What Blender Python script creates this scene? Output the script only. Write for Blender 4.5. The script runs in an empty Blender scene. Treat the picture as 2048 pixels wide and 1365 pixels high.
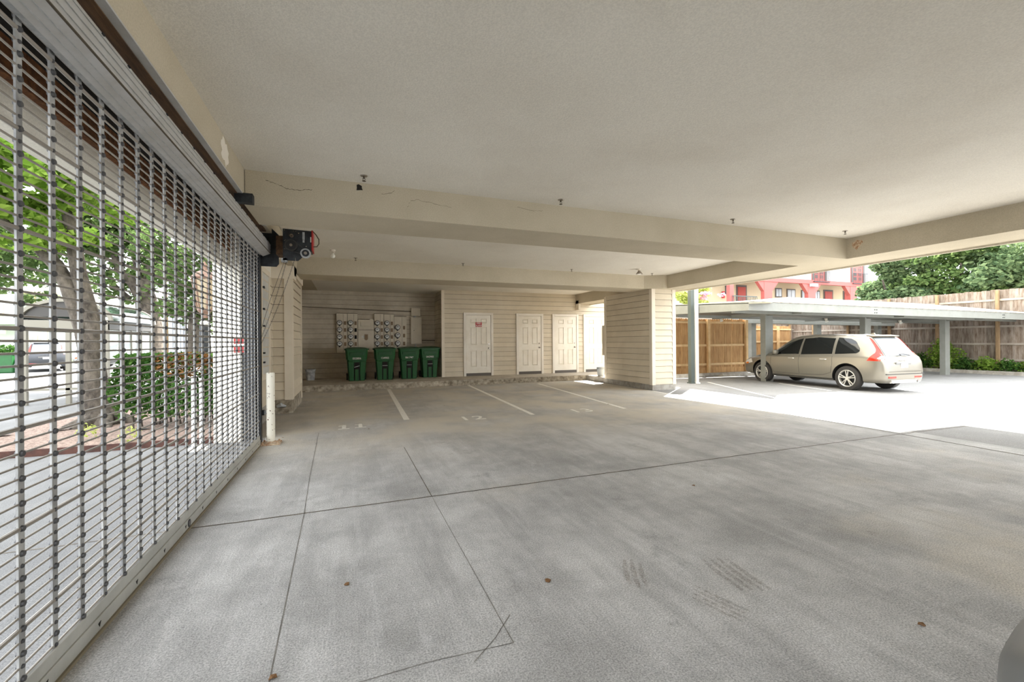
import bpy, math, random
from mathutils import Vector, Matrix
random.seed(7)
SC = bpy.context.scene
COL = SC.collection
# ------------------------------------------------------------------ camera
CAM_H = 1.363
FPX = 868.3
def _cam_axes(yaw, pitch, roll):
    R = Vector((math.cos(yaw), -math.sin(yaw), 0)); F = Vector((math.sin(yaw), math.cos(yaw), 0)); U = Vector((0, 0, 1))
    F2 = F*math.cos(pitch)+U*math.sin(pitch); U2 = U*math.cos(pitch)-F*math.sin(pitch)
    R3 = R*math.cos(roll)+U2*math.sin(roll); U3 = U2*math.cos(roll)-R*math.sin(roll)
    return R3, U3, F2
AR, AU, AF = _cam_axes(math.radians(20.572), math.radians(.078), math.radians(-.4266))
CP = Vector((0, 0, CAM_H))
def at(px, py, Y):
    """point on the plane y=Y that a measured photograph position falls on"""
    r = AR*((px-1024)/FPX)-AU*((py-682.5)/FPX)+AF
    return CP+r*(Y/r.y)
def atX(px, py, X):
    r = AR*((px-1024)/FPX)-AU*((py-682.5)/FPX)+AF
    return CP+r*(X/r.x)
cd = bpy.data.cameras.new('camera'); cam = bpy.data.objects.new('camera', cd); COL.objects.link(cam)
cd.sensor_width = 36; cd.lens = FPX/2048*36; cd.clip_start = .05; cd.clip_end = 500
cam.matrix_world = Matrix(((AR.x, AU.x, -AF.x, 0), (AR.y, AU.y, -AF.y, 0), (AR.z, AU.z, -AF.z, CAM_H), (0, 0, 0, 1)))
SC.camera = cam
# ------------------------------------------------------------------ materials
def _nt(name):
    m = bpy.data.materials.new(name); m.use_nodes = True
    nt = m.node_tree; b = nt.nodes['Principled BSDF']
    return m, nt, b
def srgb(c):
    return tuple(((x/255)/12.92 if x/255 <= .04045 else ((x/255+.055)/1.055)**2.4) for x in c)+(1,)
def mat(name, c, rough=.7, metal=0, c2=None, ns=3, bump=0, bs=60, island=0, stretch=(1, 1, 1), spec=.5, n2=None):
    """plain procedural surface: colour pair mixed by noise, optional per-island tone, fine bump"""
    m, nt, b = _nt(name); N = nt.nodes.new; L = nt.links.new
    b.inputs['Roughness'].default_value = rough; b.inputs['Metallic'].default_value = metal
    b.inputs['Specular IOR Level'].default_value = spec
    col = srgb(c); b.inputs['Base Color'].default_value = col
    tc = N('ShaderNodeTexCoord'); mp = N('ShaderNodeMapping'); mp.inputs['Scale'].default_value = stretch
    L(tc.outputs['Object'], mp.inputs['Vector'])
    out = None
    if c2:
        n = N('ShaderNodeTexNoise'); n.inputs['Scale'].default_value = ns; n.inputs['Detail'].default_value = 8; n.inputs['Roughness'].default_value = .65
        L(mp.outputs['Vector'], n.inputs['Vector'])
        r = N('ShaderNodeValToRGB'); r.color_ramp.elements[0].position = .36; r.color_ramp.elements[1].position = .64
        r.color_ramp.elements[0].color = col; r.color_ramp.elements[1].color = srgb(c2)
        L(n.outputs['Fac'], r.inputs['Fac']); out = r.outputs['Color']
    if island:
        g = N('ShaderNodeNewGeometry'); h = N('ShaderNodeHueSaturation')
        ma = N('ShaderNodeMapRange'); ma.inputs['To Min'].default_value = 1-island; ma.inputs['To Max'].default_value = 1+island
        L(g.outputs['Random Per Island'], ma.inputs['Value']); L(ma.outputs['Result'], h.inputs['Value'])
        if out: L(out, h.inputs['Color'])
        else: h.inputs['Color'].default_value = col
        out = h.outputs['Color']
    if out: L(out, b.inputs['Base Color'])
    if bump:
        n = N('ShaderNodeTexNoise'); n.inputs['Scale'].default_value = bs; n.inputs['Detail'].default_value = 4
        L(mp.outputs['Vector'], n.inputs['Vector'])
        bp = N('ShaderNodeBump'); bp.inputs['Strength'].default_value = bump; bp.inputs['Distance'].default_value = .01
        L(n.outputs['Fac'], bp.inputs['Height']); L(bp.outputs['Normal'], b.inputs['Normal'])
    return m
def stucco(name, c, dirt, amt=.35, bs=90, bump=.5):
    """painted stucco: base paint, faint broad dirt clouds, orange-peel relief"""
    m, nt, b = _nt(name); N = nt.nodes.new; L = nt.links.new
    b.inputs['Roughness'].default_value = .9; b.inputs['Specular IOR Level'].default_value = .2
    tc = N('ShaderNodeTexCoord')
    n1 = N('ShaderNodeTexNoise'); n1.inputs['Scale'].default_value = .7; n1.inputs['Detail'].default_value = 9; n1.inputs['Roughness'].default_value = .6
    n3 = N('ShaderNodeTexNoise'); n3.inputs['Scale'].default_value = bs; n3.inputs['Detail'].default_value = 3
    L(tc.outputs['Object'], n1.inputs['Vector']); L(tc.outputs['Object'], n3.inputs['Vector'])
    mr = N('ShaderNodeMapRange'); mr.inputs['From Min'].default_value = .42; mr.inputs['From Max'].default_value = .75; mr.inputs['To Max'].default_value = amt
    L(n1.outputs['Fac'], mr.inputs['Value'])
    mx = N('ShaderNodeMixRGB'); mx.inputs[1].default_value = srgb(c); mx.inputs[2].default_value = srgb(dirt)
    L(mr.outputs['Result'], mx.inputs[0])
    mx2 = N('ShaderNodeMixRGB'); mx2.blend_type = 'MULTIPLY'; mx2.inputs[0].default_value = .3
    rr = N('ShaderNodeValToRGB'); rr.color_ramp.elements[0].position = .35; rr.color_ramp.elements[0].color = (.6, .6, .6, 1); rr.color_ramp.elements[1].position = .65
    L(n3.outputs['Fac'], rr.inputs['Fac']); L(mx.outputs[0], mx2.inputs[1]); L(rr.outputs['Color'], mx2.inputs[2])
    L(mx2.outputs[0], b.inputs['Base Color'])
    bp = N('ShaderNodeBump'); bp.inputs['Strength'].default_value = bump; bp.inputs['Distance'].default_value = .006
    L(n3.outputs['Fac'], bp.inputs['Height']); L(bp.outputs['Normal'], b.inputs['Normal'])
    return m
def concrete_floor(name, base, dark, warm, broom=True, light=(222, 222, 222)):
    m, nt, b = _nt(name); N = nt.nodes.new; L = nt.links.new
    b.inputs['Roughness'].default_value = .82; b.inputs['Specular IOR Level'].default_value = .3
    tc = N('ShaderNodeTexCoord')
    def noise(scale, det=8, rough=.6, st=None, off=(0, 0, 0)):
        n = N('ShaderNodeTexNoise'); n.inputs['Scale'].default_value = scale; n.inputs['Detail'].default_value = det; n.inputs['Roughness'].default_value = rough
        mp = N('ShaderNodeMapping'); mp.inputs['Scale'].default_value = st or (1, 1, 1); mp.inputs['Location'].default_value = off
        L(tc.outputs['Object'], mp.inputs['Vector']); L(mp.outputs['Vector'], n.inputs['Vector']); return n.outputs['Fac']
    def rng(src, a, b_, lo, hi):
        r = N('ShaderNodeMapRange'); r.interpolation_type = 'SMOOTHSTEP'
        for k, v in zip(('From Min', 'From Max', 'To Min', 'To Max'), (a, b_, lo, hi)): r.inputs[k].default_value = v
        L(src, r.inputs['Value']); return r.outputs['Result']
    def mix(f, c1, c2, mode='MIX'):
        x = N('ShaderNodeMixRGB'); x.blend_type = mode
        if isinstance(f, float): x.inputs[0].default_value = f
        else: L(f, x.inputs[0])
        for i, c in ((1, c1), (2, c2)):
            if isinstance(c, tuple): x.inputs[i].default_value = c
            else: L(c, x.inputs[i])
        return x.outputs[0]
    c = mix(rng(noise(.7, 12, .72), .3, .7, 0, 1), srgb(base), srgb(dark))
    c = mix(rng(noise(1.3, 12, .78, (1, .6, 1), (31, 7, 0)), .54, .74, 0, .6), c, srgb(light))
    # tyre-worn wear running along the drive lane
    c = mix(rng(noise(3.2, 8, .7, (1.0, .16, 1), (5, 2, 0)),   .42, .70, 0, .7), c, srgb(dark))
    c = mix(rng(noise(1.6, 12, .8, None, (17, 3, 0)), .55, .68, 0, .5), c, srgb((128, 126, 124)))
    c = mix(rng(noise(14, 4, .7, (1.0, .08, 1), (8, 4, 0)), .5, .75, 0, .18), c, srgb(light))
    # brown ground-in dirt, mostly in the parking bays
    sx = N('ShaderNodeSeparateXYZ'); L(tc.outputs['Object'], sx.inputs[0])
    bay = rng(sx.outputs['Y'], 4.2, 7.5, 0, 1)
    if warm:
        w = rng(noise(.8, 9, .65, None, (3, 9, 0)), .36, .66, .2, .9)
        ml = N('ShaderNodeMath'); ml.operation = 'MULTIPLY'; L(w, ml.inputs[0]); L(bay, ml.inputs[1])
        c = mix(ml.outputs[0], c, srgb(warm))
        w2 = rng(noise(.5, 9, .6, None, (13, 5, 0)), .55, .75, 0, .5)
        c = mix(w2, c, srgb(warm))
    # small stains
    c = mix(rng(noise(2.6, 6, .7, None, (1, 2, 0)), .64, .74, 0, .45), c, srgb((96, 92, 88)))
    # dark specks
    c = mix(rng(noise(26, 2, .5), .76, .79, 0, .7), c, srgb((60, 57, 54)))
    g = noise(120, 6, .85); c = mix(.75, c, mix(rng(g, .36, .64, 0, 1), (.38, .38, .38, 1), (1.5, 1.5, 1.5, 1)), 'MULTIPLY')
    L(c, b.inputs['Base Color'])
    br = noise(1, 3, .5, (90, 3, 1)) if broom else g
    ad = N('ShaderNodeMath'); ad.operation = 'ADD'; L(br, ad.inputs[0]); L(g, ad.inputs[1])
    bp = N('ShaderNodeBump'); bp.inputs['Strength'].default_value = .35; bp.inputs['Distance'].default_value = .004
    L(ad.outputs[0], bp.inputs['Height']); L(bp.outputs['Normal'], b.inputs['Normal'])
    return m
def leafmat(name, c1, c2, trans=.35):
    m = bpy.data.materials.new(name); m.use_nodes = True; nt = m.node_tree; nt.nodes.clear(); N = nt.nodes.new; L = nt.links.new
    o = N('ShaderNodeOutputMaterial'); mx = N('ShaderNodeMixShader'); d = N('ShaderNodeBsdfDiffuse'); t = N('ShaderNodeBsdfTranslucent')
    g = N('ShaderNodeNewGeometry'); r = N('ShaderNodeValToRGB'); r.color_ramp.elements[0].color = srgb(c1); r.color_ramp.elements[1].color = srgb(c2)
    L(g.outputs['Random Per Island'], r.inputs['Fac']); L(r.outputs['Color'], d.inputs['Color']); L(r.outputs['Color'], t.inputs['Color'])
    mx.inputs[0].default_value = trans; L(d.outputs[0], mx.inputs[1]); L(t.outputs[0], mx.inputs[2]); L(mx.outputs[0], o.inputs['Surface'])
    return m
def glassmat(name, c, rough=.05, alpha=None, trans=0):
    m, nt, b = _nt(name); b.inputs['Base Color'].default_value = srgb(c); b.inputs['Roughness'].default_value = rough
    b.inputs['Transmission Weight'].default_value = trans
    if alpha is not None: b.inputs['Alpha'].default_value = alpha
    return m
M = {}
M['floor'] = concrete_floor('garage_concrete', (204, 203, 201), (152, 151, 149), (208, 199, 182))
M['yard'] = concrete_floor('yard_concrete', (152, 151, 149), (136, 135, 133), None, False, (164, 163, 161))
M['walk'] = concrete_floor('sidewalk_concrete', (128, 128, 128), (108, 108, 108), None, False, (142, 142, 142))
M['road'] = mat('asphalt', (116, 116, 116), .95, c2=(88, 88, 88), ns=2, bump=.3, bs=80)
M['joint'] = mat('joint_dirt', (72, 66, 60), .95, c2=(110, 100, 84), ns=9)
M['crack'] = mat('saw_cut', (92, 88, 84), .95, c2=(140, 136, 128), ns=7)
M['curb'] = mat('rough_concrete', (186, 176, 158), .95, c2=(112, 102, 86), ns=7, bump=.9, bs=45)
M['platform'] = mat('walk_concrete', (196, 187, 172), .9, c2=(164, 154, 138), ns=2.2, bump=.4, bs=70)
M['base'] = mat('footing_concrete', (176, 172, 164), .9, c2=(140, 134, 124), ns=5, bump=.5, bs=50)
M['ceil'] = stucco('ceiling_stucco', (230, 225, 214), (200, 191, 176), .45)
M['beam'] = stucco('beam_stucco', (196, 186, 165), (158, 147, 124), .5)
M['soffit'] = stucco('soffit_paint', (214, 206, 189), (180, 168, 146), .4, 40, .2)
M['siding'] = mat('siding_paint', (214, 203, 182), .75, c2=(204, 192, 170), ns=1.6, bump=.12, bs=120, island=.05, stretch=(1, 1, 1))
M['siding_alcove'] = mat('alcove_siding_paint', (204, 194, 176), .8, c2=(176, 165, 146), ns=1.3, bump=.12, bs=120, island=.05)  # darker and more mottled than the other siding paint
M['lap'] = mat('lap_shade_line', (112, 100, 82), .9, c2=(140, 128, 106), ns=6)
M['trim'] = mat('trim_paint', (226, 216, 198), .7, c2=(218, 207, 188), ns=2)
M['white'] = mat('white_paint', (232, 226, 214), .55, c2=(222, 214, 200), ns=1.5)
M['door'] = mat('door_paint', (235, 229, 216), .5, c2=(224, 216, 200), ns=2.5)
M['scuff'] = mat('door_sweep', (96, 90, 84), .7)
M['brass'] = mat('worn_nickel', (168, 160, 150), .3, 1)
M['galv'] = mat('galvanised_steel', (190, 192, 192), .5, .35, c2=(160, 162, 163), ns=30)
M['gate'] = mat('grille_steel', (188, 188, 186), .5, .15, c2=(116, 117, 118), ns=4, stretch=(1, 1, .8))
M['rod'] = mat('grille_rod_steel', (150, 144, 136), .5, .3)
M['boss'] = mat('grille_boss', (84, 84, 86), .6, .3)
M['alum'] = mat('aluminium_bar', (196, 196, 190), .45, .35, c2=(176, 176, 170), ns=3)
M['seal'] = mat('rubber_seal', (128, 118, 98), .8)
M['hood'] = mat('hood_sheet_metal', (190, 190, 190), .5, .25, c2=(176, 174, 170), ns=6)
M['black'] = mat('black_steel', (34, 35, 38), .5, .3, c2=(56, 60, 64), ns=12)
M['dark'] = mat('dark_void', (28, 24, 20), .9)
M['rubber'] = mat('tyre_rubber', (52, 50, 48), .85)
M['red'] = mat('red_enamel', (172, 28, 26), .4)
M['osb'] = mat('strand_board', (132, 84, 44), .9, c2=(84, 50, 26), ns=22, bump=.5, bs=60)
M['lumber'] = mat('old_lumber', (104, 76, 48), .85, c2=(66, 46, 30), ns=5, stretch=(6, .6, 6), bump=.3, bs=40)
M['tar'] = mat('tar_paper', (74, 66, 58), .95, c2=(96, 86, 74), ns=14, bump=.6, bs=30)
M['stucco_out'] = stucco('white_exterior_stucco', (236, 232, 220), (212, 206, 192), .3)
M['greenp'] = mat('green_plastic', (18, 84, 34), .5, c2=(22, 74, 32), ns=5)
M['greenl'] = mat('green_lid_plastic', (14, 70, 26), .45)
M['paintw'] = mat('white_marking', (226, 224, 216), .8, c2=(204, 200, 192), ns=14)
M['lot_paint'] = mat('floor_marking', (246, 243, 235), .85, c2=(226, 222, 212), ns=18)
M['meterbox'] = mat('panel_paint', (218, 208, 188), .6, c2=(208, 197, 177), ns=3)
M['seam'] = mat('panel_seam', (86, 76, 62), .8)
M['dial'] = mat('meter_dial', (206, 208, 204), .4)
M['meterglass'] = mat('meter_cover', (214, 214, 210), .25, 0, c2=(232, 232, 228), ns=30)
M['meterring'] = mat('meter_ring', (66, 64, 62), .5, .4)
M['tan'] = mat('breaker_cover', (140, 116, 88), .6)
M['bucket'] = mat('white_bucket', (206, 206, 202), .6, c2=(150, 150, 150), ns=9)
M['bucketg'] = mat('grey_bucket', (150, 156, 160), .6)
M['rust'] = mat('rust_scale', (150, 100, 62), .9, c2=(214, 198, 172), ns=24, bump=.6, bs=40)
M['bollard'] = mat('chipped_white_paint', (232, 227, 212), .6)
def _chips(m):
    nt = m.node_tree; b = nt.nodes['Principled BSDF']; N = nt.nodes.new; L = nt.links.new
    tc = N('ShaderNodeTexCoord'); n = N('ShaderNodeTexNoise'); n.inputs['Scale'].default_value = 28; n.inputs['Detail'].default_value = 3
    L(tc.outputs['Object'], n.inputs['Vector']); r = N('ShaderNodeValToRGB'); r.color_ramp.interpolation = 'CONSTANT'
    r.color_ramp.elements[0].color = srgb((232, 227, 212)); r.color_ramp.elements[1].position = .655; r.color_ramp.elements[1].color = srgb((96, 66, 44))
    L(n.outputs['Fac'], r.inputs['Fac']); L(r.outputs['Color'], b.inputs['Base Color'])
_chips(M['bollard'])
M['woodnew'] = mat('cedar_boards', (186, 148, 100), .8, c2=(160, 120, 76), ns=3, stretch=(4, 4, .7), island=.13)
M['woodlight'] = mat('cedar_rail', (214, 184, 140), .8, c2=(196, 164, 118), ns=4)
M['woodold'] = mat('weathered_boards', (142, 132, 122), .9, c2=(96, 80, 66), ns=2.2, stretch=(5, 5, .8), island=.2)
M['woodpost'] = mat('fence_post_wood', (150, 126, 96), .85, c2=(128, 104, 76), ns=5, stretch=(4, 4, .6))
M['woodrail'] = mat('fence_rail_wood', (160, 152, 142), .85, c2=(136, 126, 114), ns=3)
M['cpsteel'] = mat('carport_steel', (134, 136, 131), .55, .1, c2=(126, 128, 122), ns=3)
M['cproof'] = mat('carport_roof_sheet', (168, 160, 144), .5, .05)
M['teal'] = mat('steel_pole_paint', (72, 80, 77), .5, .1)
M['carpaint'] = mat('champagne_metallic', (132, 128, 118), .3, .5)
M['carpaint_dark'] = mat('dark_grey_metallic', (64, 66, 70), .35, .4)
M['carpaint_grey'] = mat('grey_metallic', (128, 128, 126), .38, .4)
M['carglass'] = glassmat('tinted_car_glass', (22, 24, 24), .06)
M['carrear'] = glassmat('rear_glass_sky_reflection', (120, 124, 128), .08)  # pale tone paints the sky reflected in the hatch glass
M['cartrim'] = mat('black_trim', (30, 30, 31), .55)
M['taillamp'] = mat('red_lamp_lens', (206, 40, 22), .15)
M['lampclear'] = mat('clear_lamp_lens', (214, 214, 210), .12)
M['amber'] = mat('amber_lens', (226, 120, 34), .2)
M['wheel'] = mat('alloy_wheel', (206, 204, 198), .35, .5)
M['plate'] = mat('number_plate', (226, 228, 228), .5)
M['plateink'] = mat('plate_ink', (40, 52, 90), .6)
M['chrome'] = mat('chrome', (214, 214, 214), .15, 1)
M['bark'] = mat('tree_bark', (104, 96, 86), .95, c2=(48, 42, 36), ns=9, bump=1, bs=18, stretch=(1, 1, .5))
M['leaf_bright'] = leafmat('bright_maple_leaves', (104, 140, 50), (158, 184, 90), .5)
M['leaf_mid'] = leafmat('mid_green_leaves', (66, 90, 50), (116, 136, 84), .35)
M['leaf_dark'] = leafmat('dark_green_leaves', (76, 98, 70), (128, 146, 104), .3)
M['leaf_yellow'] = leafmat('yellow_green_leaves', (150, 164, 84), (200, 206, 130), .4)
M['leaf_hedge'] = leafmat('hedge_leaves', (44, 78, 36), (84, 114, 56), .25)
M['leaf_brown'] = leafmat('dead_brown_leaves', (104, 72, 42), (140, 102, 66), .2)
M['petal'] = leafmat('pink_petals', (232, 150, 180), (246, 200, 214), .4)
M['gravel'] = mat('pink_gravel', (168, 146, 134), .95, c2=(96, 78, 68), ns=30, bump=1, bs=70)
M['edging'] = mat('rusted_steel_edging', (84, 52, 42), .85, c2=(60, 38, 32), ns=9)
M['copper'] = mat('copper_lantern_metal', (134, 106, 92), .6, .15)
M['lampglass'] = mat('lantern_glass', (168, 152, 124), .25)
M['shelter'] = mat('shelter_frame_paint', (126, 122, 110), .5, .1)
M['shelter_dark'] = mat('shelter_dark_band', (54, 51, 47), .5)
M['shelterroof'] = glassmat('tinted_roof_panel', (60, 78, 68), .1)
M['pane'] = glassmat('clear_pane', (205, 222, 220), .05, alpha=.35)
M['bldg_white'] = mat('white_render', (176, 176, 176), .8)
M['post_white'] = mat('post_white', (226, 226, 222), .7)
M['bldg_cream'] = mat('cream_render', (196, 180, 152), .85)
M['bldg_pink'] = mat('salmon_pink_paint', (176, 92, 86), .75)
M['bldg_door'] = mat('brick_red_door', (168, 66, 54), .6)
M['bldg_dark'] = mat('dark_window_trim', (88, 82, 78), .6)
M['bldg_glass'] = mat('pale_window_glass', (170, 178, 184), .2)
M['fluted'] = mat('fluted_grey_cladding', (190, 194, 204), .6)
M['winframe'] = mat('window_tape_plastic', (206, 206, 200), .6, c2=(190, 190, 186), ns=3)
M['soil'] = mat('planting_soil', (98, 82, 66), .95, c2=(70, 58, 46), ns=9)
M['lawn'] = mat('roadside_grass', (120, 156, 70), .95, c2=(92, 128, 52), ns=8)
M['tread'] = mat('tyre_print_dirt', (126, 110, 94), .95, c2=(140, 124, 106), ns=30)
def _fade(m, sc, lo, hi, st):
    nt = m.node_tree; b = nt.nodes['Principled BSDF']; N = nt.nodes.new; L = nt.links.new
    tc = N('ShaderNodeTexCoord'); n = N('ShaderNodeTexNoise'); n.inputs['Scale'].default_value = sc; n.inputs['Detail'].default_value = 6; n.inputs['Roughness'].default_value = .8
    L(tc.outputs['Object'], n.inputs['Vector']); r = N('ShaderNodeMapRange'); r.inputs['From Min'].default_value = lo; r.inputs['From Max'].default_value = hi; r.inputs['To Max'].default_value = st
    L(n.outputs['Fac'], r.inputs['Value']); L(r.outputs['Result'], b.inputs['Alpha'])
_fade(M['tread'], 40, .38, .64, .42)
M['leaf_litter'] = mat('dry_leaf', (116, 84, 52), .9)
M['bulb'] = mat('frosted_bulb', (238, 238, 230), .3)
# ------------------------------------------------------------------ mesh builder
class MB:
    def __init__(s): s.v = []; s.f = []; s.m = []
    def add(s, vs, fs, mi=0):
        o = len(s.v); s.v += [tuple(v) for v in vs]; s.f += [tuple(o+i for i in f) for f in fs]; s.m += [mi]*len(fs); return s
    def box(s, x0, x1, y0, y1, z0, z1, mi=0):
        return s.add([(x0, y0, z0), (x1, y0, z0), (x1, y1, z0), (x0, y1, z0), (x0, y0, z1), (x1, y0, z1), (x1, y1, z1), (x0, y1, z1)],
                     [(0, 3, 2, 1), (4, 5, 6, 7), (0, 1, 5, 4), (1, 2, 6, 5), (2, 3, 7, 6), (3, 0, 4, 7)], mi)
    def cyl(s, p0, p1, r0, r1=None, n=12, mi=0, cap=True):
        p0 = Vector(p0); p1 = Vector(p1); r1 = r0 if r1 is None else r1
        d = (p1-p0).normalized(); a = d.orthogonal().normalized(); b = d.cross(a)
        vs = [p0+(a*math.cos(2*math.pi*i/n)+b*math.sin(2*math.pi*i/n))*r0 for i in range(n)]+[p1+(a*math.cos(2*math.pi*i/n)+b*math.sin(2*math.pi*i/n))*r1 for i in range(n)]
        fs = [(i, (i+1) % n, n+(i+1) % n, n+i) for i in range(n)]
        if cap: fs += [tuple(range(n-1, -1, -1)), tuple(range(n, 2*n))]
        return s.add(vs, fs, mi)
    def tube(s, pts, rs, n=8, mi=0):
        """tapering tube through a run of points"""
        pts = [Vector(p) for p in pts]
        if not isinstance(rs, (list, tuple)): rs = [rs]*len(pts)
        ref = Vector((.13, .97, .2)); vs = []
        for i, p in enumerate(pts):
            t = (pts[min(i+1, len(pts)-1)]-pts[max(i-1, 0)]).normalized()
            a = t.cross(ref); a = a.normalized() if a.length > 1e-4 else t.orthogonal().normalized(); b = t.cross(a)
            vs += [p+(a*math.cos(2*math.pi*k/n)+b*math.sin(2*math.pi*k/n))*rs[i] for k in range(n)]
        fs = [(i*n+k, i*n+(k+1) % n, (i+1)*n+(k+1) % n, (i+1)*n+k) for i in range(len(pts)-1) for k in range(n)]
        fs += [tuple(range(n-1, -1, -1)), tuple(range((len(pts)-1)*n, len(pts)*n))]
        return s.add(vs, fs, mi)
    def lathe(s, c, prof, n=24, mi=0):
        """profile of (radius, z) about the vertical through c"""
        vs = [(c[0]+r*math.cos(2*math.pi*k/n), c[1]+r*math.sin(2*math.pi*k/n), c[2]+z) for r, z in prof for k in range(n)]
        fs = [(i*n+k, i*n+(k+1) % n, (i+1)*n+(k+1) % n, (i+1)*n+k) for i in range(len(prof)-1) for k in range(n)]
        return s.add(vs, fs, mi)
    def prism(s, poly, axis, a, b, mi=0):
        """polygon in the two other axes pushed along axis from a to b"""
        def P(u, w, t): return {'x': (t, u, w), 'y': (u, t, w), 'z': (u, w, t)}[axis]
        n = len(poly); vs = [P(u, w, a) for u, w in poly]+[P(u, w, b) for u, w in poly]
        fs = [tuple(range(n-1, -1, -1)), tuple(range(n, 2*n))]+[(i, (i+1) % n, n+(i+1) % n, n+i) for i in range(n)]
        return s.add(vs, fs, mi)
    def build(s, name, mats, parent=None, smooth=False, bevel=0, loc=None, fix=True):
        me = bpy.data.meshes.new(name)
        off = Vector(loc) if loc is not None else None
        me.from_pydata([(v[0]-off.x, v[1]-off.y, v[2]-off.z) for v in s.v] if off is not None else s.v, [], s.f)
        for m in (mats if isinstance(mats, (list, tuple)) else [mats]): me.materials.append(m)
        me.polygons.foreach_set('material_index', s.m)
        if smooth: me.polygons.foreach_set('use_smooth', [True]*len(me.polygons))
        me.update()
        if fix:
            import bmesh
            bm = bmesh.new(); bm.from_mesh(me); bmesh.ops.recalc_face_normals(bm, faces=bm.faces); bm.to_mesh(me); bm.free()
        if smooth:
            try: me.set_sharp_from_angle(angle=math.radians(42))
            except Exception: pass
        o = bpy.data.objects.new(name, me); COL.objects.link(o)
        if parent is not None: o.parent = parent
        if off is not None: o.location = off
        if bevel:
            bv = o.modifiers.new('bevel', 'BEVEL'); bv.width = bevel; bv.segments = 2; bv.limit_method = 'ANGLE'
        return o
def tag(o, label, cat, group=None, kind=None):
    o['label'] = label; o['category'] = cat
    if group: o['group'] = group
    if kind: o['kind'] = kind
    return o
def thing(name, label, cat, loc=(0, 0, 0), rz=0, group=None):
    o = bpy.data.objects.new(name, None); COL.objects.link(o); o.empty_display_size = .1
    o.location = loc; o.rotation_euler = (0, 0, rz)
    return tag(o, label, cat, group)
def struct(name, mb, m, parent=None, **k):
    o = mb.build(name, m, parent, **k); o['kind'] = 'structure'; return o
def copy_tree(o, parent=None):
    c = o.copy(); COL.objects.link(c)
    c.parent = parent
    for ch in [x for x in bpy.data.objects if x.parent == o]: copy_tree(ch, c)
    return c
def text_mesh(name, body, size, m, parent, mw, extrude=.001, spacing=1.0):
    cu = bpy.data.curves.new(name, 'FONT'); cu.body = body; cu.size = size; cu.extrude = extrude; cu.align_x = 'CENTER'; cu.align_y = 'CENTER'
    cu.space_character = spacing; cu.offset = size*.012
    t = bpy.data.objects.new(name, cu); COL.objects.link(t)
    dg = bpy.context.evaluated_depsgraph_get(); me = bpy.data.meshes.new_from_object(t.evaluated_get(dg)); bpy.data.objects.remove(t)
    me.name = name; me.materials.clear(); me.materials.append(m)
    o = bpy.data.objects.new(name, me); COL.objects.link(o); o.parent = parent; o.matrix_local = mw
    return o
FACE_S = Matrix(((1, 0, 0), (0, 0, -1), (0, 1, 0))).to_4x4()   # text plane upright, read from the -Y side
# ------------------------------------------------------------------ setting: slabs, beams, walls
EXP = .167; LAP_SHADE = 4
def siding(mb, axis, face, a, b, z0, z1, sgn, mi=0):
    """lap boards on a wall; sgn is the direction the boards look along the other axis"""
    z = z0
    while z < z1-.01:
        t = min(z+EXP, z1)
        poly = [(face, z+.006), (face+sgn*.030, z+.004), (face+sgn*.030, z+.012), (face+sgn*.006, t+.008), (face, t+.008)]
        mb.prism(poly, axis, a, b, mi); z += EXP
        if z < z1-.02: mb.prism([(face, z-.004), (face+sgn*.0125, z-.004), (face+sgn*.0125, z+.0045), (face, z+.0045)], axis, a, b, LAP_SHADE)  # dark strip paints the shadow line under each lap
    return mb
def zg(X): return -.012*max(0, min(X, 40)-7.7)
# garage slab with its joints and cracks laid on it as thin faces of the same mesh
b = MB(); b.box(-1.13, 7.7, -10, 16.2, -.15, 0); b.box(-1.76, -1.13, 7.05, 13.3, -.15, 0)
def strip(b, pts, w, z=.0015, mi=1):
    for p, q in zip(pts, pts[1:]):
        p = Vector((p[0], p[1], 0)); q = Vector((q[0], q[1], 0)); n = (q-p).normalized().cross(Vector((0, 0, 1)))*w/2
        vs = [p-n, q-n, q+n, p+n]; b.add([(v.x, v.y, z+zg(v.x)) for v in vs], [(0, 1, 2, 3)], mi)
def wob(p, q, n, a):
    out = []
    for i in range(n+1):
        t = i/n; k = 0 if i in (0, n) else random.uniform(-a, a)
        out.append((p[0]+(q[0]-p[0])*t+k, p[1]+(q[1]-p[1])*t+random.uniform(-a, a)*(0 < i < n)))
    return out
strip(b, wob((-1.1, 3.84), (7.69, 3.86), 90, .004), .017)
strip(b, [(-.44, 7.2), (-.385, 4.9), (-.345, 3.84), (-.31, 1.98), (-.27, -2)], .005, mi=2)
strip(b, [(.66, 5.78), (.675, 3.84)], .007)
strip(b, [(.675, 3.84), (.687, 1.84), (.3, 1.86), (.03, 1.85), (-.3, 1.87)], .004, mi=2)
strip(b, [(.743, 2.037), (.62, 1.9), (.489, 1.79)], .004, mi=2)
strip(b, wob((-1.1, 6.0), (.66, 5.95), 12, .02), .004, mi=2)
struct('floor', b, [M['floor'], M['joint'], M['crack']])
floor_o = bpy.data.objects['floor']
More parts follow.
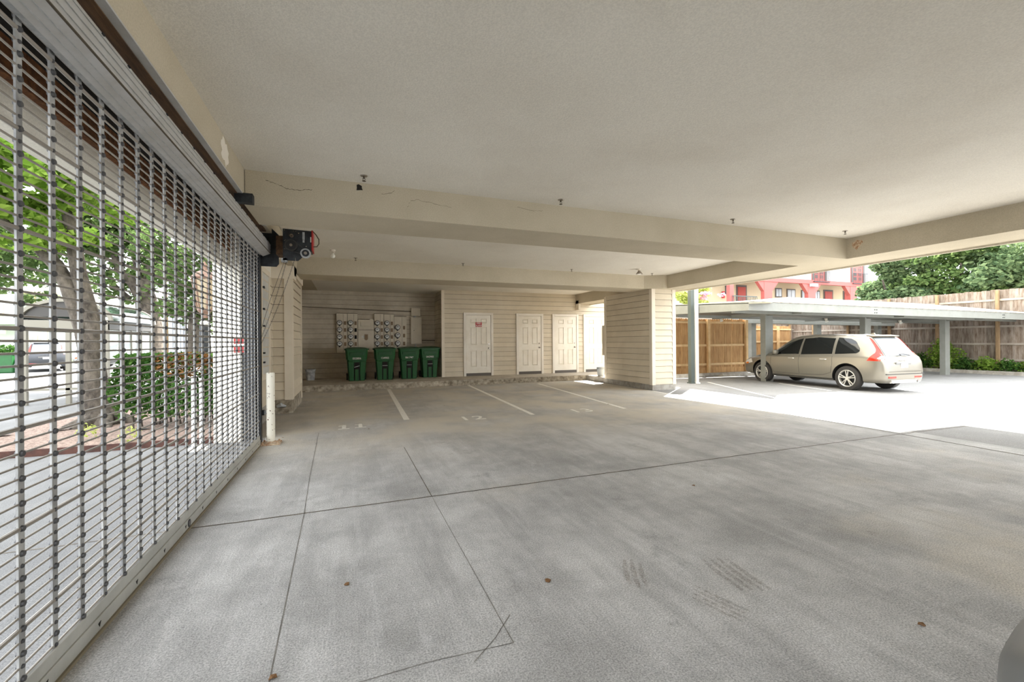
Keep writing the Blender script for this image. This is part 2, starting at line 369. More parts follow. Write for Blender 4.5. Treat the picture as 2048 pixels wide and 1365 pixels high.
# joint between slab and yard, and the yard slab that falls gently away
b = MB(); xs = [7.7, 12, 18, 26, 40, 90]; ys = [-12, 0, 6, 12, 18, 30, 80]
for i in range(len(xs)-1):
    for j in range(len(ys)-1):
        b.add([(xs[i], ys[j], zg(xs[i])), (xs[i+1], ys[j], zg(xs[i+1])), (xs[i+1], ys[j+1], zg(xs[i+1])), (xs[i], ys[j+1], zg(xs[i]))], [(0, 1, 2, 3)])
strip(b, wob((7.70, 3.86), (13, 3.9), 50, .004), .018)
strip(b, wob((13, 3.9), (27, 3.95), 40, .006), .016)
yard_o = struct('ground_yard', b, [M['yard'], M['joint']], fix=False)
b = MB(); strip(b, wob((7.25, 1.8), (7.62, 8.4), 60, .004), .022, z=.002, mi=0); strip(b, [(7.62, 8.4), (7.7, 9.7)], .018, z=.002, mi=0)
struct('trim_1', b, M['joint'], fix=False)
# driveway outside the gate, pavement and street
b = MB(); b.box(-30, -1.13, -14, 7.05, -.15, 0); b.box(-30, -4.7, 7.05, 11.4, -.15, 0); b.box(-30, -1.86, 11.4, 17.2, -.15, 0)
strip(b, wob((-8, 3.84), (-1.2, 3.84), 20, .01), .012)
strip(b, [(-30, 11.4), (-4.7, 11.4)], .012); strip(b, [(-30, 13.2), (-4.7, 13.2)], .01)
struct('pavement', b, [M['walk'], M['joint']])
b = MB(); b.box(-120, 8, 17.2, 44, -.2, -.05); struct('road', b, M['road'])
b = MB(); b.box(-120, 8, 44, 44.3, -.2, .06); b.box(-120, 8, 48.3, 49.5, -.2, .03); struct('far_kerb', b, M['walk'])
b = MB(); b.box(-120, 8, 44.3, 48.3, -.2, .04); b.box(-120, 8, 49.5, 90, -.2, .04)
o = struct('lawn', b, M['lawn'])
b = MB(); b.box(-120, 130, 16.2, 17.2, -.3, -.02); b.box(8, 130, 44, 120, -1.2, -.5); struct('ground_beyond', b, M['soil'])
# ceiling with the recessed bays and beams
ZC, ZB = 3.14, 2.78
b = MB(); b.box(-.99, 9.05, -10, 16.2, ZC, ZC+.25); struct('ceiling', b, M['ceil'])
b = MB(); b.box(-.99, 8.25, 5.10, 5.89, ZB, ZC+.01)
struct('beam_near', b, [M['beam']])
b = MB(); b.box(-.99, 8.25, 9.83, 10.70, ZB, ZC+.01)
b.prism([(7.55, 9.83), (7.55, 9.9), (8.05, 9.9), (8.2, 9.58), (7.98, 9.56)], 'z', ZB, ZC+.01)
struct('beam_far', b, [M['beam']])
b = MB(); b.prism([(8.25, -10), (9.09, -10), (9.09, 7), (8.72, 10.4), (8.72, 14.7), (8.12, 14.7), (8.12, 5.89), (8.25, 5.5)], 'z', ZB+.001, ZC+.01)
struct('beam_right', b, [M['beam']])
b = MB(); b.prism([(9.09, -10), (9.13, -10), (9.13, 7), (8.76, 10.4), (8.76, 14.7), (8.72, 14.7), (8.72, 10.4), (9.09, 7)], 'z', ZB-.03, 3.5)
struct('trim_2', b, M['soffit'])
b = MB(); b.box(-1.85, -.98, 5.10, 16.2, ZC, ZC+.25); b.box(-1.1, -.985, 5.10, 9.83, 2.875, ZC+.01)
struct('ceiling_edge', b, M['beam'])
# storeys above, and an unseen slab added to shade the near yard
b = MB(); b.box(-1.6, 8.9, -10, 16.2, 3.4, 9.6); b.box(8.9, 11.2, -10, 5.7, 3.5, 3.75)
struct('storeys_and_shade_slab', b, M['stucco_out'])
# lintel over the gate: stucco face, lumber, dark strip painting the cavity's shade, strand board and outer beam
b = MB(); b.box(-1.03, -.99, -4, 6.35, 2.875, ZC+.01, 0); b.box(-1.032, -.986, -4, 6.3, 2.866, 2.877, 1)
struct('wall_lintel', b, [M['beam'], M['hood']])
b = MB(); b.box(-1.10, -1.03, -4, 6.6, 2.86, 2.98, 0); b.box(-1.30, -1.10, -4, 6.7, 2.92, 3.04, 1)
struct('lumber_blocking', b, [M['lumber'], M['tar']])
b = MB(); b.box(-1.56, -1.50, -4, 7.05, 2.64, 3.2, 0); b.box(-1.50, -1.495, -4, 7.05, 2.82, 3.0, 1); b.box(-1.50, -1.25, -4, 7.05, 3.06, 3.12, 0)
struct('sheathing', b, [M['osb'], M['dark']])
b = MB(); b.box(-1.68, -1.555, -4, 7.05, 2.44, 3.5); b.box(-1.56, -1.02, -4, 7.05, 3.2, 3.26)
struct('beam_outer', b, M['stucco_out'])
# ---- back wall with the doors, the meter alcove and its return
b = MB()
b.box(2.975, 10.6, 14.7, 14.85, 0, ZC, 1)
siding(b, 'x', 14.7, 3.04, 9.9, .17, ZC, -1)
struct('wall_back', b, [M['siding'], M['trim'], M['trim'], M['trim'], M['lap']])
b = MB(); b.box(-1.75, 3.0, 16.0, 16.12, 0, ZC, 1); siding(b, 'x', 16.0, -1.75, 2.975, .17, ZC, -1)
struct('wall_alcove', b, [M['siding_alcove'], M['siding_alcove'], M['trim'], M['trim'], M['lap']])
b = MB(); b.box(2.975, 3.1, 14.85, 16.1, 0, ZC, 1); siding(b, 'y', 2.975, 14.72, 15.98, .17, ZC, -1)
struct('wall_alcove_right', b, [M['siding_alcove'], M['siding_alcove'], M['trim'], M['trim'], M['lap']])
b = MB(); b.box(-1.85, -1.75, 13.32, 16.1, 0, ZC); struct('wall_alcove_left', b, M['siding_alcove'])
b = MB(); b.box(2.95, 3.05, 14.665, 14.72, .17, ZC); struct('trim_3', b, M['trim'])
b = MB(); b.box(-1.6, 9.05, -10.2, -10, 0, ZC); struct('wall_rear_blocker', b, M['beam'])  # unseen wall added behind the camera to cut light on the beam fronts
# ---- raised walk in front of the doors
b = MB(); b.box(-1.75, 7.78, 13.32, 16.1, -.05, .17); b.box(7.78, 10.2, 12.1, 14.75, -.05, .17)
o = struct('walkway', b, [M['platform']])
b = MB()
# chipped kerb face, slightly uneven
n = 60
for i in range(n):
    x0 = -1.75+9.53*i/n; x1 = -1.75+9.53*(i+1)/n; w = random.uniform(0, .012)
    b.box(x0, x1, 13.30-w, 13.33, 0, .168+random.uniform(-.004, .002))
struct('trim_4', b, M['curb'])
# ---- boxed column on the right of the bays
CX0, CX1, CY0, CY1 = 7.78, 8.53, 9.79, 12.10
b = MB(); b.box(CX0, CX1, CY0, CY1, .14, ZB+.02, 1)
siding(b, 'y', CX0, CY0+.09, CY1-.08, .15, ZB, -1); siding(b, 'x', CY0, CX0+.09, CX1-.09, .15, ZB, -1); siding(b, 'y', CX1, CY0+.09, CY1-.08, .15, ZB, 1)
for x, y in ((CX0, CY0), (CX1, CY0), (CX0, CY1), (CX1, CY1)):
    sx = 1 if x == CX0 else -1; sy = 1 if y == CY0 else -1
    b.box(min(x-sx*.03, x+sx*.085), max(x-sx*.03, x+sx*.085), min(y-sy*.03, y+sy*.085), max(y-sy*.03, y+sy*.085), .14, ZB, 1)
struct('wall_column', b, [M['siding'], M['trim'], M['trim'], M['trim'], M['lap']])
b = MB(); b.box(CX0-.02, CX1+.02, CY0-.02, CY1+.05, -.1, .145); b.box(CX0-.01, CX0+.1, CY1, 13.32, -.02, .168); struct('column_footing', b, M['base'])
# ---- left wing wall beside the gate
LX = -1.40
b = MB(); b.box(-1.72, LX, 7.05, 9.5, 0, 3.0, 2); siding(b, 'y', LX, 7.3, 9.5, .28, 2.62, 1)
b.box(LX, LX+.03, 7.15, 7.3, .25, 2.66, 1)
b.box(LX-.001, LX+.02, 7.1, 9.5, 0, .28, 3)
struct('wall_left', b, [M['siding'], M['trim'], M['stucco_out'], M['base'], M['lap']])
b = MB(); b.box(-1.75, -1.06, 9.5, 11.2, .26, 3.0, 1); siding(b, 'x', 9.5, LX, -1.17, .28, 2.62, -1); siding(b, 'y', -1.06, 9.64, 11.1, .28, 2.7, 1)
b.box(-1.18, -1.03, 9.46, 9.62, .26, 2.62, 1); b.box(-1.07, -1.03, 11.1, 11.2, .1, 2.72, 1)
b.box(LX-.02, -1.0, 9.44, 9.84, 2.62, ZC, 1); b.box(-1.75, -1.0, 9.5, 11.2, 2.7, ZC, 1)
b.box(-1.85, -1.22, 11.2, 13.32, 0, ZC, 1)
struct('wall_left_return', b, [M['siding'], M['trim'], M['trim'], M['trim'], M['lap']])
b = MB(); b.box(-1.75, -1.04, 9.46, 11.2, 0, .26); b.box(-1.42, -1.1, 9.40, 9.47, 0, .12); struct('baseboard_left', b, M['curb'])
# exterior white pier seen through the grille
b = MB(); b.box(-1.74, -1.40, 6.98, 7.06, 0, 3.4); b.box(-1.40, -1.22, 7.0, 7.06, 0, 2.6, 1); struct('wall_pier', b, [M['stucco_out'], M['black']])
# ---- ceiling beam end behind the column (passage)
b = MB(); b.box(8.12, 8.2, 14.45, 14.7, 2.55, 2.9); struct('trim_5', b, M['trim'])
# ---- tall narrow window in the left wing wall
b = MB()
wy0, wy1, wz0, wz1 = 8.30, 8.98, .84, 2.58
for r in ((wy0-.09, wy0, wz0-.1, wz1+.09), (wy1, wy1+.09, wz0-.1, wz1+.09), (wy0, wy1, wz1, wz1+.09), (wy0, wy1, wz0-.1, wz0)):
    b.box(LX, LX+.045, *r)
struct('window_1', b, M['trim']); w1 = bpy.data.objects['window_1']
b = MB(); b.box(LX+.024, LX+.028, wy0, wy1, wz0, wz1); p = b.build('frosted_pane', M['winframe'], w1); p['label'] = 'frosted translucent pane of the narrow window'
for z in (2.32, 1.95, 1.66, 1.2, 1.04):
    b = MB(); b.box(LX+.028, LX+.05, wy0+.02, wy0+.22, z-.012, z+.012); b.cyl((LX+.04, wy0+.05, z), (LX+.07, wy0+.05, z), .015, n=8); b.build('window_latch', M['black'], w1)
# ------------------------------------------------------------------ floor paint
def paint_line(name, pts, w, label):
    b = MB(); strip(b, pts, w, z=.003, mi=0)
    o = b.build(name, M['lot_paint'], floor_o, fix=False); o['label'] = label; return o
paint_line('painted_line', [(1.07, 13.1), (.94, 7.8)], .10, 'white line between bays 11 and 12')
paint_line('painted_line', [(3.50, 13.25), (3.19, 7.42)], .085, 'white line between bays 12 and 13')
paint_line('painted_line', [(5.70, 12.8), (5.17, 7.36)], .085, 'white line on the right of bay 13')
paint_line('painted_line', [(7.64, 9.6), (7.50, 6.87)], .07, 'white line from the column footing')
for body, x, y, a in (('1', -.085, 7.50, 0), ('1', .165, 7.53, 0), ('12', 2.04, 7.50, -.03), ('13', 4.24, 7.47, -.08)):
    o = text_mesh('bay_number', body, .44 if body != '1' else .40, M['lot_paint'], floor_o, Matrix.Translation((x, y, .004))@Matrix.Rotation(a, 4, 'Z')@Matrix.Diagonal((1.0, 1.15, 1, 1)), .0004, 1.15)
    if body == '1':   # stencil serifs
        b = MB(); b.box(x-.085, x+.085, y-.165, y-.12, .003, .0045); b.box(x-.085, x, y+.10, y+.14, .003, .0045); b.box(x-.03, x+.03, y-.13, y+.14, .003, .0045); s = b.build('serif', M['lot_paint'], floor_o)
# painted stripes out in the yard
for pts, lab in (([(11.19, 11.27), (9.34, 7.24)], 'white stall stripe left of the parked wagon'), ([(13.1, 10.2), (12.4, 8.1)], 'faint stall stripe under the wagon')):
    b = MB(); strip(b, pts, .08, z=.004, mi=0); o = b.build('stall_stripe', M['lot_paint'], yard_o, fix=False); o['label'] = lab
# tyre prints in ground-in dirt
def treads(cx, cy, ang, L, n, w, lab):
    b = MB(); rnd = random.Random(int(cx*100)); dx, dy = math.cos(ang), math.sin(ang)
    for i in range(n):
        off = (i-(n-1)/2)*w*1.5; a0 = -L/2+rnd.uniform(0, .06); k = 26; vs = []
        a1 = L/2-rnd.uniform(0, .06)
        for j in range(k+1):
            u = a0+(a1-a0)*j/k; q = w*.5*(.55+.45*math.sin(math.pi*j/k))*rnd.uniform(.85, 1.15); cu = .05*(u/L)**2
            for s in (-1, 1):
                o = off+s*q+cu; vs.append((cx+dx*u-dy*o, cy+dy*u+dx*o, .0022))
        b.add(vs, [(2*j, 2*j+1, 2*j+3, 2*j+2) for j in range(k)])
    o = b.build('tyre_print', M['tread'], floor_o, fix=False); o['label'] = lab; o['kind'] = 'stuff'
treads(1.545, 2.12, -2.05, .36, 3, .030, 'short brown tyre print nearest the middle of the floor')
treads(1.775, 1.73, -1.26, .34, 4, .024, 'long ribbed tyre print in the foreground')
treads(2.085, 1.92, -1.72, .42, 4, .034, 'wide brown tyre print to the right')
# loose dry leaves on the slab
for i, (x, y) in enumerate(((-.02, 2.62), (-.9, 7.02), (-.42, 6.4), (1.05, 2.24), (.28, 7.2), (1.9, 9.2), (-.3, 2.0), (3.0, 3.2), (5.2, 8.0), (2.53, 1.25))):
    b = MB(); r = .018; a = random.random()*6
    pts = [(x+math.cos(a+k*1.05)*r*random.uniform(.5, 1.2), y+math.sin(a+k*1.05)*r*random.uniform(.5, 1.2), .004+random.uniform(0, .008)) for k in range(6)]
    b.add(pts+[(p[0], p[1], p[2]-.002) for p in pts], [(0, 1, 2, 3, 4, 5), (6, 7, 8, 9, 10, 11)]); o = b.build('dry_leaf', M['leaf_litter'], fix=False, loc=(x, y, .001))
    tag(o, ['small dry brown leaf lying on the concrete floor'][0], 'leaf', 'dry leaves scattered on the slab')
# ------------------------------------------------------------------ doors on the back wall
def make_door(idx, x0, x1, ztop, sign=False, hinge=True):
    """six-panel door in a white frame; x0..x1 is the outside of the frame"""
    Y = 14.7; fw = .085; zb = .17
    b = MB(); b.box(x0, x0+fw, Y-.07, Y, zb, ztop); b.box(x1-fw, x1, Y-.07, Y, zb, ztop); b.box(x0+fw, x1-fw, Y-.07, Y, ztop-fw, ztop)
    root = struct('door_%d' % idx, b, M['white'], bevel=.006)
    dx0, dx1, dz0, dz1 = x0+fw+.008, x1-fw-.008, zb+.09, ztop-fw-.008
    W = dx1-dx0; Hh = dz1-dz0; yf = Y-.035
    rects = []
    for zc0, zc1 in ((.865, .945), (.49, .80), (.11, .395)):
        for u0, u1 in ((.17, .41), (.59, .83)): rects.append((dx0+u0*W, dx0+u1*W, dz0+zc0*Hh, dz0+zc1*Hh))
    b = MB(); b.box(dx0, dx1, yf+.006, Y-.003, dz0, dz1)
    # stiles and rails proud of the sunk fields, raised centre in each field
    xs = sorted({dx0, dx1, rects[0][0], rects[0][1], rects[1][0], rects[1][1]})
    zs = sorted({dz0, dz1}|{r[2] for r in rects}|{r[3] for r in rects})
    for i in range(5):
        for j in range(len(zs)-1):
            c = ((xs[i]+xs[i+1])/2, (zs[j]+zs[j+1])/2)
            if not any(r[0] < c[0] < r[1] and r[2] < c[1] < r[3] for r in rects): b.box(xs[i], xs[i+1], yf-.016, yf+.006, zs[j], zs[j+1])
    leaf = b.build('door_leaf', M['door'], root)
    for r in rects:
        b = MB(); e = .028
        v = [(r[0]+.012, yf+.004, r[2]+.012), (r[1]-.012, yf+.004, r[2]+.012), (r[1]-.012, yf+.004, r[3]-.012), (r[0]+.012, yf+.004, r[3]-.012),
             (r[0]+e+.012, yf-.012, r[2]+e+.012), (r[1]-e-.012, yf-.012, r[2]+e+.012), (r[1]-e-.012, yf-.012, r[3]-e-.012), (r[0]+e+.012, yf-.012, r[3]-e-.012)]
        b.add(v, [(4, 5, 6, 7), (0, 1, 5, 4), (1, 2, 6, 5), (2, 3, 7, 6), (3, 0, 4, 7)]); b.build('raised_panel', M['door'], leaf, fix=False)
    kx = dx1-.075; kz = zb+.97
    b = MB(); b.cyl((kx, yf-.014, kz), (kx, yf-.022, kz), .034, n=16); b.cyl((kx, yf-.018, kz), (kx, yf-.05, kz), .012, n=10)
    b.cyl((kx, yf-.045, kz), (kx, yf-.075, kz), .022, .03, n=16); b.cyl((kx, yf-.075, kz), (kx, yf-.088, kz), .03, .018, n=16); b.build('door_knob', M['brass'], root, smooth=True)
    b = MB(); b.cyl((kx, yf-.014, kz+.15), (kx, yf-.03, kz+.15), .03, .026, n=16); b.cyl((kx, yf-.03, kz+.15), (kx, yf-.036, kz+.15), .012, n=10); b.build('deadbolt', M['brass'], root, smooth=True)
    b = MB(); b.box(dx0, dx1, yf-.02, Y-.002, zb+.002, dz0+.012); b.build('door_sweep', M['scuff'], root)
    if hinge:
        for hz in (.2, .52, .86):
            b = MB(); b.cyl((dx0-.006, yf-.012, dz0+hz*Hh-.045), (dx0-.006, yf-.012, dz0+hz*Hh+.045), .008, n=8); b.build('hinge', M['brass'], root)
    if sign:
        cx, cz = (dx0+dx1)/2+.005, dz0+.842*Hh
        b = MB(); b.box(cx-.115, cx+.115, yf-.022, yf-.015, cz-.08, cz+.08); s = b.build('fire_alarm_sign', M['red'], root, bevel=.002)
        text_mesh('sign_lettering', 'FIRE', .082, M['paintw'], s, Matrix.Translation((cx, yf-.0225, cz+.037))@FACE_S)
        text_mesh('sign_lettering', 'ALARM', .066, M['paintw'], s, Matrix.Translation((cx, yf-.0225, cz-.04))@FACE_S)
    root['label'] = ['white six-panel door with a red fire alarm sign', 'white six-panel door right of the fire alarm door', 'white six-panel door, third from the left', 'white six-panel door brightly lit beside the column'][idx-1]
    return root
make_door(1, 3.71, 4.79, 2.383, True, False)
make_door(2, 5.665, 6.74, 2.383)
make_door(3, 7.11, 8.21, 2.383)
make_door(4, 8.43, 9.50, 2.39)
# ------------------------------------------------------------------ meter cabinets on the alcove wall
YW = 15.972
def part(mb, name, m, parent, **k): return mb.build(name, m, parent, **k)
def make_meter(parent, x, z, dark_cover=False, r=.078):
    b = MB(); b.cyl((x, -.10, z), (x, -.13, z), r*1.12, n=20, mi=0); b.cyl((x, -.13, z), (x, -.16, z), r*1.02, n=20)
    b.box(x-.02, x+.02, -.14, -.1, z-r*1.5, z-r*.9)
    mt = b.build('electric_meter', M['meterring'], parent, smooth=True)
    b = MB(); b.cyl((x, -.16, z), (x, -.185, z), r*.9, r*.82, n=20); b.cyl((x, -.185, z), (x, -.195, z), r*.82, r*.5, n=20); b.build('glass_cover', M['meterglass'], mt, smooth=True)
    b = MB(); b.box(x-r*.45, x+r*.45, -.1985, -.195, z+.004, z+.028); b.build('register', M['meterring'], mt)
def meter_column(x0, x1, z0, z1, zs, label, covers, offx=.10, r=.078, group=None):
    t = thing('meter_cabinet', label, 'meter cabinet', (x0, YW, z0), 0, group)
    W = x1-x0; b = MB(); b.box(0, W, -.10, 0, 0, z1-z0); part(b, 'cabinet_body', M['meterbox'], t, bevel=.004)
    b = MB(); b.box(W*.62, W*.62+.006, -.104, -.1, .02, z1-z0-.02); b.box(.0, .005, -.103, -.1, 0, z1-z0); b.box(0, W, -.104, .0, z1-z0, z1-z0+.012); part(b, 'cabinet_seam', M['seam'], t)
    for i, z in enumerate(zs):
        make_meter(t, offx, z-z0, r=r)
        b = MB(); cx = W*.8; b.box(cx-.035, cx+.035, -.115, -.1, z-z0-.075, z-z0+.05); b.box(cx-.022, cx+.022, -.125, -.115, z-z0-.05, z-z0+.03)
        part(b, 'breaker_cover', M['dark'] if covers[i] else M['tan'], t)
    return t
G = 'electric meter cabinets on the alcove wall'
meter_column(-.40, -.055, 1.03, 2.365, (2.05, 1.813, 1.571, 1.333), 'tall four-meter cabinet, leftmost on the alcove wall', (0, 0, 0, 0), group=G)
meter_column(-.048, .28, 1.03, 2.365, (2.05, 1.813, 1.571, 1.333), 'tall four-meter cabinet with two blackened breaker openings, left of the main switch cabinet', (0, 1, 1, 0), group=G)
t = thing('switch_cabinet', 'wide blank main switch cabinet between the meter columns', 'electrical cabinet', (.292, YW, 1.03))
b = MB(); b.box(0, .525, -.11, 0, 0, 1.13); part(b, 'cabinet_body', M['meterbox'], t, bevel=.004)
b = MB(); b.box(0, .525, -.115, -.11, .765, .775); part(b, 'cabinet_seam', M['seam'], t)
b = MB(); b.box(.08, .44, -.125, -.11, .90, 1.06); part(b, 'raised_cover', M['meterbox'], t, bevel=.008)
b = MB(); b.prism([(.215, .62), (.32, .62), (.32, .46), (.29, .42), (.245, .42), (.215, .46)], 'y', -.13, -.11); part(b, 'main_breaker', M['tan'], t)
b = MB(); b.box(.115, .20, -.113, -.11, .51, .57); part(b, 'paper_label', M['paintw'], t)
b = MB(); b.box(.39, .5, -.1, -.02, 1.13, 1.16); part(b, 'top_hub', M['meterbox'], t)
meter_column(.825, 1.145, 1.03, 2.37, (2.05, 1.813, 1.571, 1.333), 'tall four-meter cabinet directly right of the main switch cabinet', (0, 0, 0, 0), group=G)
meter_column(1.152, 1.49, 1.03, 2.36, (2.05, 1.813, 1.571, 1.333), 'tall four-meter cabinet second right of the main switch cabinet', (0, 0, 0, 0), group=G)
meter_column(1.498, 1.93, 1.03, 2.28, (1.90, 1.62, 1.335), 'shorter three-meter cabinet at the right end of the bank', (0, 0, 0), .115, .085, group=G)
t = thing('junction_box', 'small square junction box above the tall panel box', 'electrical box', (2.10, YW, 2.315))
b = MB(); b.box(0, .32, -.10, 0, 0, .285); part(b, 'box_body', M['meterbox'], t, bevel=.005); b = MB(); b.box(.1, .16, -.08, -.02, -.045, 0); part(b, 'conduit_nipple', M['galv'], t)
t = thing('panel_box', 'tall narrow telephone panel box left of the alcove corner', 'electrical box', (2.08, YW, 1.30))
b = MB(); b.box(0, .385, -.10, 0, 0, .965); part(b, 'box_body', M['meterbox'], t, bevel=.005)
b = MB(); b.box(.015, .365, -.11, -.10, .03, .94); d = part(b, 'box_door', M['meterbox'], t, bevel=.004)
b = MB(); b.cyl((.11, -.112, .49), (.11, -.125, .49), .012, n=10); b.build('lock', M['black'], d)
b = MB(); b.cyl((.17, -.05, -.12), (.17, -.05, 0), .02, n=10); part(b, 'conduit', M['galv'], t)
b = MB(); b.tube([(-1.45, 15.95, 2.575), (-.3, 15.95, 2.54), (.9, 15.95, 2.50), (2.12, 15.95, 2.47)], .012, 8); o = b.build('cable', M['seam'], loc=(-1.45, 15.95, 2.575)); tag(o, 'thin sagging cable along the alcove wall above the meters', 'cable')
b = MB(); b.tube([(2.47, 15.94, 1.44), (2.9, 15.94, 1.43), (2.96, 15.94, 1.43)], .014, 8); o = b.build('conduit_pipe', M['seam'], loc=(2.47, 15.94, 1.44)); tag(o, 'short dark conduit between panel box and alcove corner', 'pipe')
# grey meter box fixed behind the boxed column
t = thing('utility_box', 'beige utility box fixed to the rear of the boxed column', 'electrical box', (7.82, CY1+.01, .89))
b = MB(); b.box(0, .28, 0, .26, 0, .98); part(b, 'box_body', M['trim'], t, bevel=.005); b = MB(); b.box(-.008, 0, .02, .24, .03, .95); part(b, 'box_cover', M['siding'], t)
# ------------------------------------------------------------------ wheeled bins
def make_bin():
    t = thing('wheeled_bin', '', 'bin', (0, 0, 0), 0, 'green wheeled bins in the alcove')
    Hb = .97; sec = []
    # body rings: half width, front y, back y
    prof = [(0, .235, -.24, .20), (.12, .245, -.25, .22), (.55, .275, -.285, .25), (.66, .285, -.295, .26), (.665, .305, -.315, .27), (.92, .325, -.335, .30), (Hb, .33, -.34, .30)]
    b = MB(); n = 0; vs = []; 
    for z, w, yf, yb in prof:
        r = .05
        ring = [(-w+r, yf), (w-r, yf), (w, yf+r), (w, yb-r), (w-r, yb), (-w+r, yb), (-w, yb-r), (-w, yf+r)]
        vs += [(x, y, z) for x, y in ring]
    fs = [(i*8+k, i*8+(k+1) % 8, (i+1)*8+(k+1) % 8, (i+1)*8+k) for i in range(len(prof)-1) for k in range(8)]+[tuple(range(7, -1, -1))]
    b.add(vs, fs)
    body = b.build('bin_body', M['greenp'], t, smooth=True)
    # raised side flanks left and right of the sunk middle on the front
    for s in (-1, 1):
        b = MB()
        v = [(s*.235, -.235, .0), (s*.09, -.235, 0), (s*.09, -.275, 0), (s*.215, -.275, 0), (s*.27, -.28, .62), (s*.10, -.28, .62), (s*.10, -.325, .6), (s*.25, -.325, .6)]
        b.add(v, [(0, 1, 2, 3), (4, 5, 6, 7), (0, 1, 5, 4), (1, 2, 6, 5), (2, 3, 7, 6), (3, 0, 4, 7)]); b.build('front_flank', M['greenp'], t, bevel=.012)
    b = MB(); b.box(-.21, .21, -.352, -.33, .80, .90); b.build('grip_recess', M['greenl'], t, bevel=.012)
    b = MB(); b.box(-.2, .2, -.36, -.35, .79, .808); b.build('front_rib', M['greenp'], t, bevel=.003)
    b = MB(); b.add([(-.085, -.262, .02), (.085, -.262, .02), (.075, -.306, .58), (-.075, -.306, .58)], [(0, 1, 2, 3)]); b.build('front_opening_shade', M['dark'], t)  # flat dark face imitates the shade in the sunk middle
    b = MB(); b.add([(-.055, -.272, .0), (.055, -.272, .0), (.05, -.30, .36), (-.05, -.30, .36), (-.055, -.25, .0), (.055, -.25, .0), (.05, -.28, .36), (-.05, -.28, .36)], [(0, 1, 2, 3), (0, 4, 5, 1), (1, 5, 6, 2), (2, 6, 7, 3), (3, 7, 4, 0), (5, 4, 7, 6)]); b.build('front_panel', M['greenp'], t)
    b = MB(); b.cyl((-.08, -.325, .46), (.08, -.325, .46), .009, n=8); b.build('catch_bar', M['galv'], t)
    # lid: shallow dome with an overhanging lip
    b = MB(); vs = []; lid = [(.965, .36, -.375, .31), (1.0, .36, -.375, .31), (1.012, .34, -.35, .30), (1.04, .26, -.25, .24), (1.052, .12, -.12, .14)]
    for z, w, yf, yb in lid:
        r = min(.06, w*.4); vs += [(x, y, z) for x, y in [(-w+r, yf), (w-r, yf), (w, yf+r), (w, yb-r), (w-r, yb), (-w+r, yb), (-w, yb-r), (-w, yf+r)]]
    fs = [(i*8+k, i*8+(k+1) % 8, (i+1)*8+(k+1) % 8, (i+1)*8+k) for i in range(4) for k in range(8)]+[tuple(range(7, -1, -1)), tuple(range(32, 40))]
    b.add(vs, fs); b.build('lid', M['greenl'], t, smooth=True)
    b = MB(); b.cyl((-.24, .345, .95), (.24, .345, .95), .015, n=10); b.build('rear_handle', M['greenl'], t)
    for s in (-1, 1):
        b = MB(); b.cyl((s*.25, .22, .11), (s*.30, .22, .11), .11, n=20); w = b.build('wheel', M['rubber'], t, smooth=True)
    return t
bin0 = make_bin()
BINS = [(.215, 14.62, .03, '052806', 'green wheeled bin with a tilted white catch bar, leftmost of the four'),
        (1.075, 14.66, -.02, '134905', 'green wheeled bin second from the left, below the main switch cabinet'),
        (1.85, 14.70, -.04, '061747', 'green wheeled bin third from the left, below the shorter meter cabinet'),
        (2.565, 14.98, -.02, '042905', 'green wheeled bin tucked against the alcove corner')]
for i, (x, yy, a, num, lab) in enumerate(BINS):
    o = bin0 if i == 0 else copy_tree(bin0)
    o.location = (x, yy+.05, .17); o.rotation_euler.z = a; o['label'] = lab
for i, (x, yy, a, num, lab) in enumerate(BINS):
    o = [q for q in bpy.data.objects if q.get('label') == lab][0]
    s = text_mesh('stencilled_number', num, .085, M['paintw'], o, Matrix.Translation((0, -.33, .70))@FACE_S)
    if i == 0:
        for ch in o.children:
            if ch.name.startswith('catch_bar'):
                b = MB(); b.cyl((-.08, -.325, .43), (.08, -.325, .475), .009, n=8); ch.data = b.build('catch_bar_tmp', M['galv']).data; bpy.data.objects.remove(bpy.data.objects['catch_bar_tmp'])
# ------------------------------------------------------------------ buckets
def bucket(x, yy, m, lab, handle, r0=.12, r1=.15, h=.34):
    t = thing('bucket', lab, 'bucket', (x, yy, .17))
    b = MB(); b.lathe((0, 0, 0), [(0, 0), (r0, 0), (r1, h), (r1+.012, h), (r1+.012, h+.012), (r1-.006, h+.012), (r0-.006, .01), (0, .01)], 28)
    for z in (.80, .88): b.lathe((0, 0, 0), [(r0+(r1-r0)*z, h*z), (r0+(r1-r0)*z+.01, h*z+.004), (r0+(r1-r0)*z+.01, h*z+.012), (r0+(r1-r0)*z, h*z+.016)], 28)
    b.build('pail', m, t, smooth=True)
    if handle:
        pts = [(-r1-.01, 0, h*.88)]+[(-(r1)*math.cos(k/8*math.pi), -.02, h*.88+.19*math.sin(k/8*math.pi)) for k in range(1, 8)]+[(r1+.01, 0, h*.88)]
        b = MB(); b.tube(pts, .0035, 6); b.build('bail_handle', M['galv'], t)
bucket(-1.17, 15.35, M['bucket'], 'white plastic bucket with raised wire handle on the walkway', True)
bucket(7.98, 12.72, M['bucketg'], 'grey bucket standing behind the boxed column', False, .105, .14, .30)
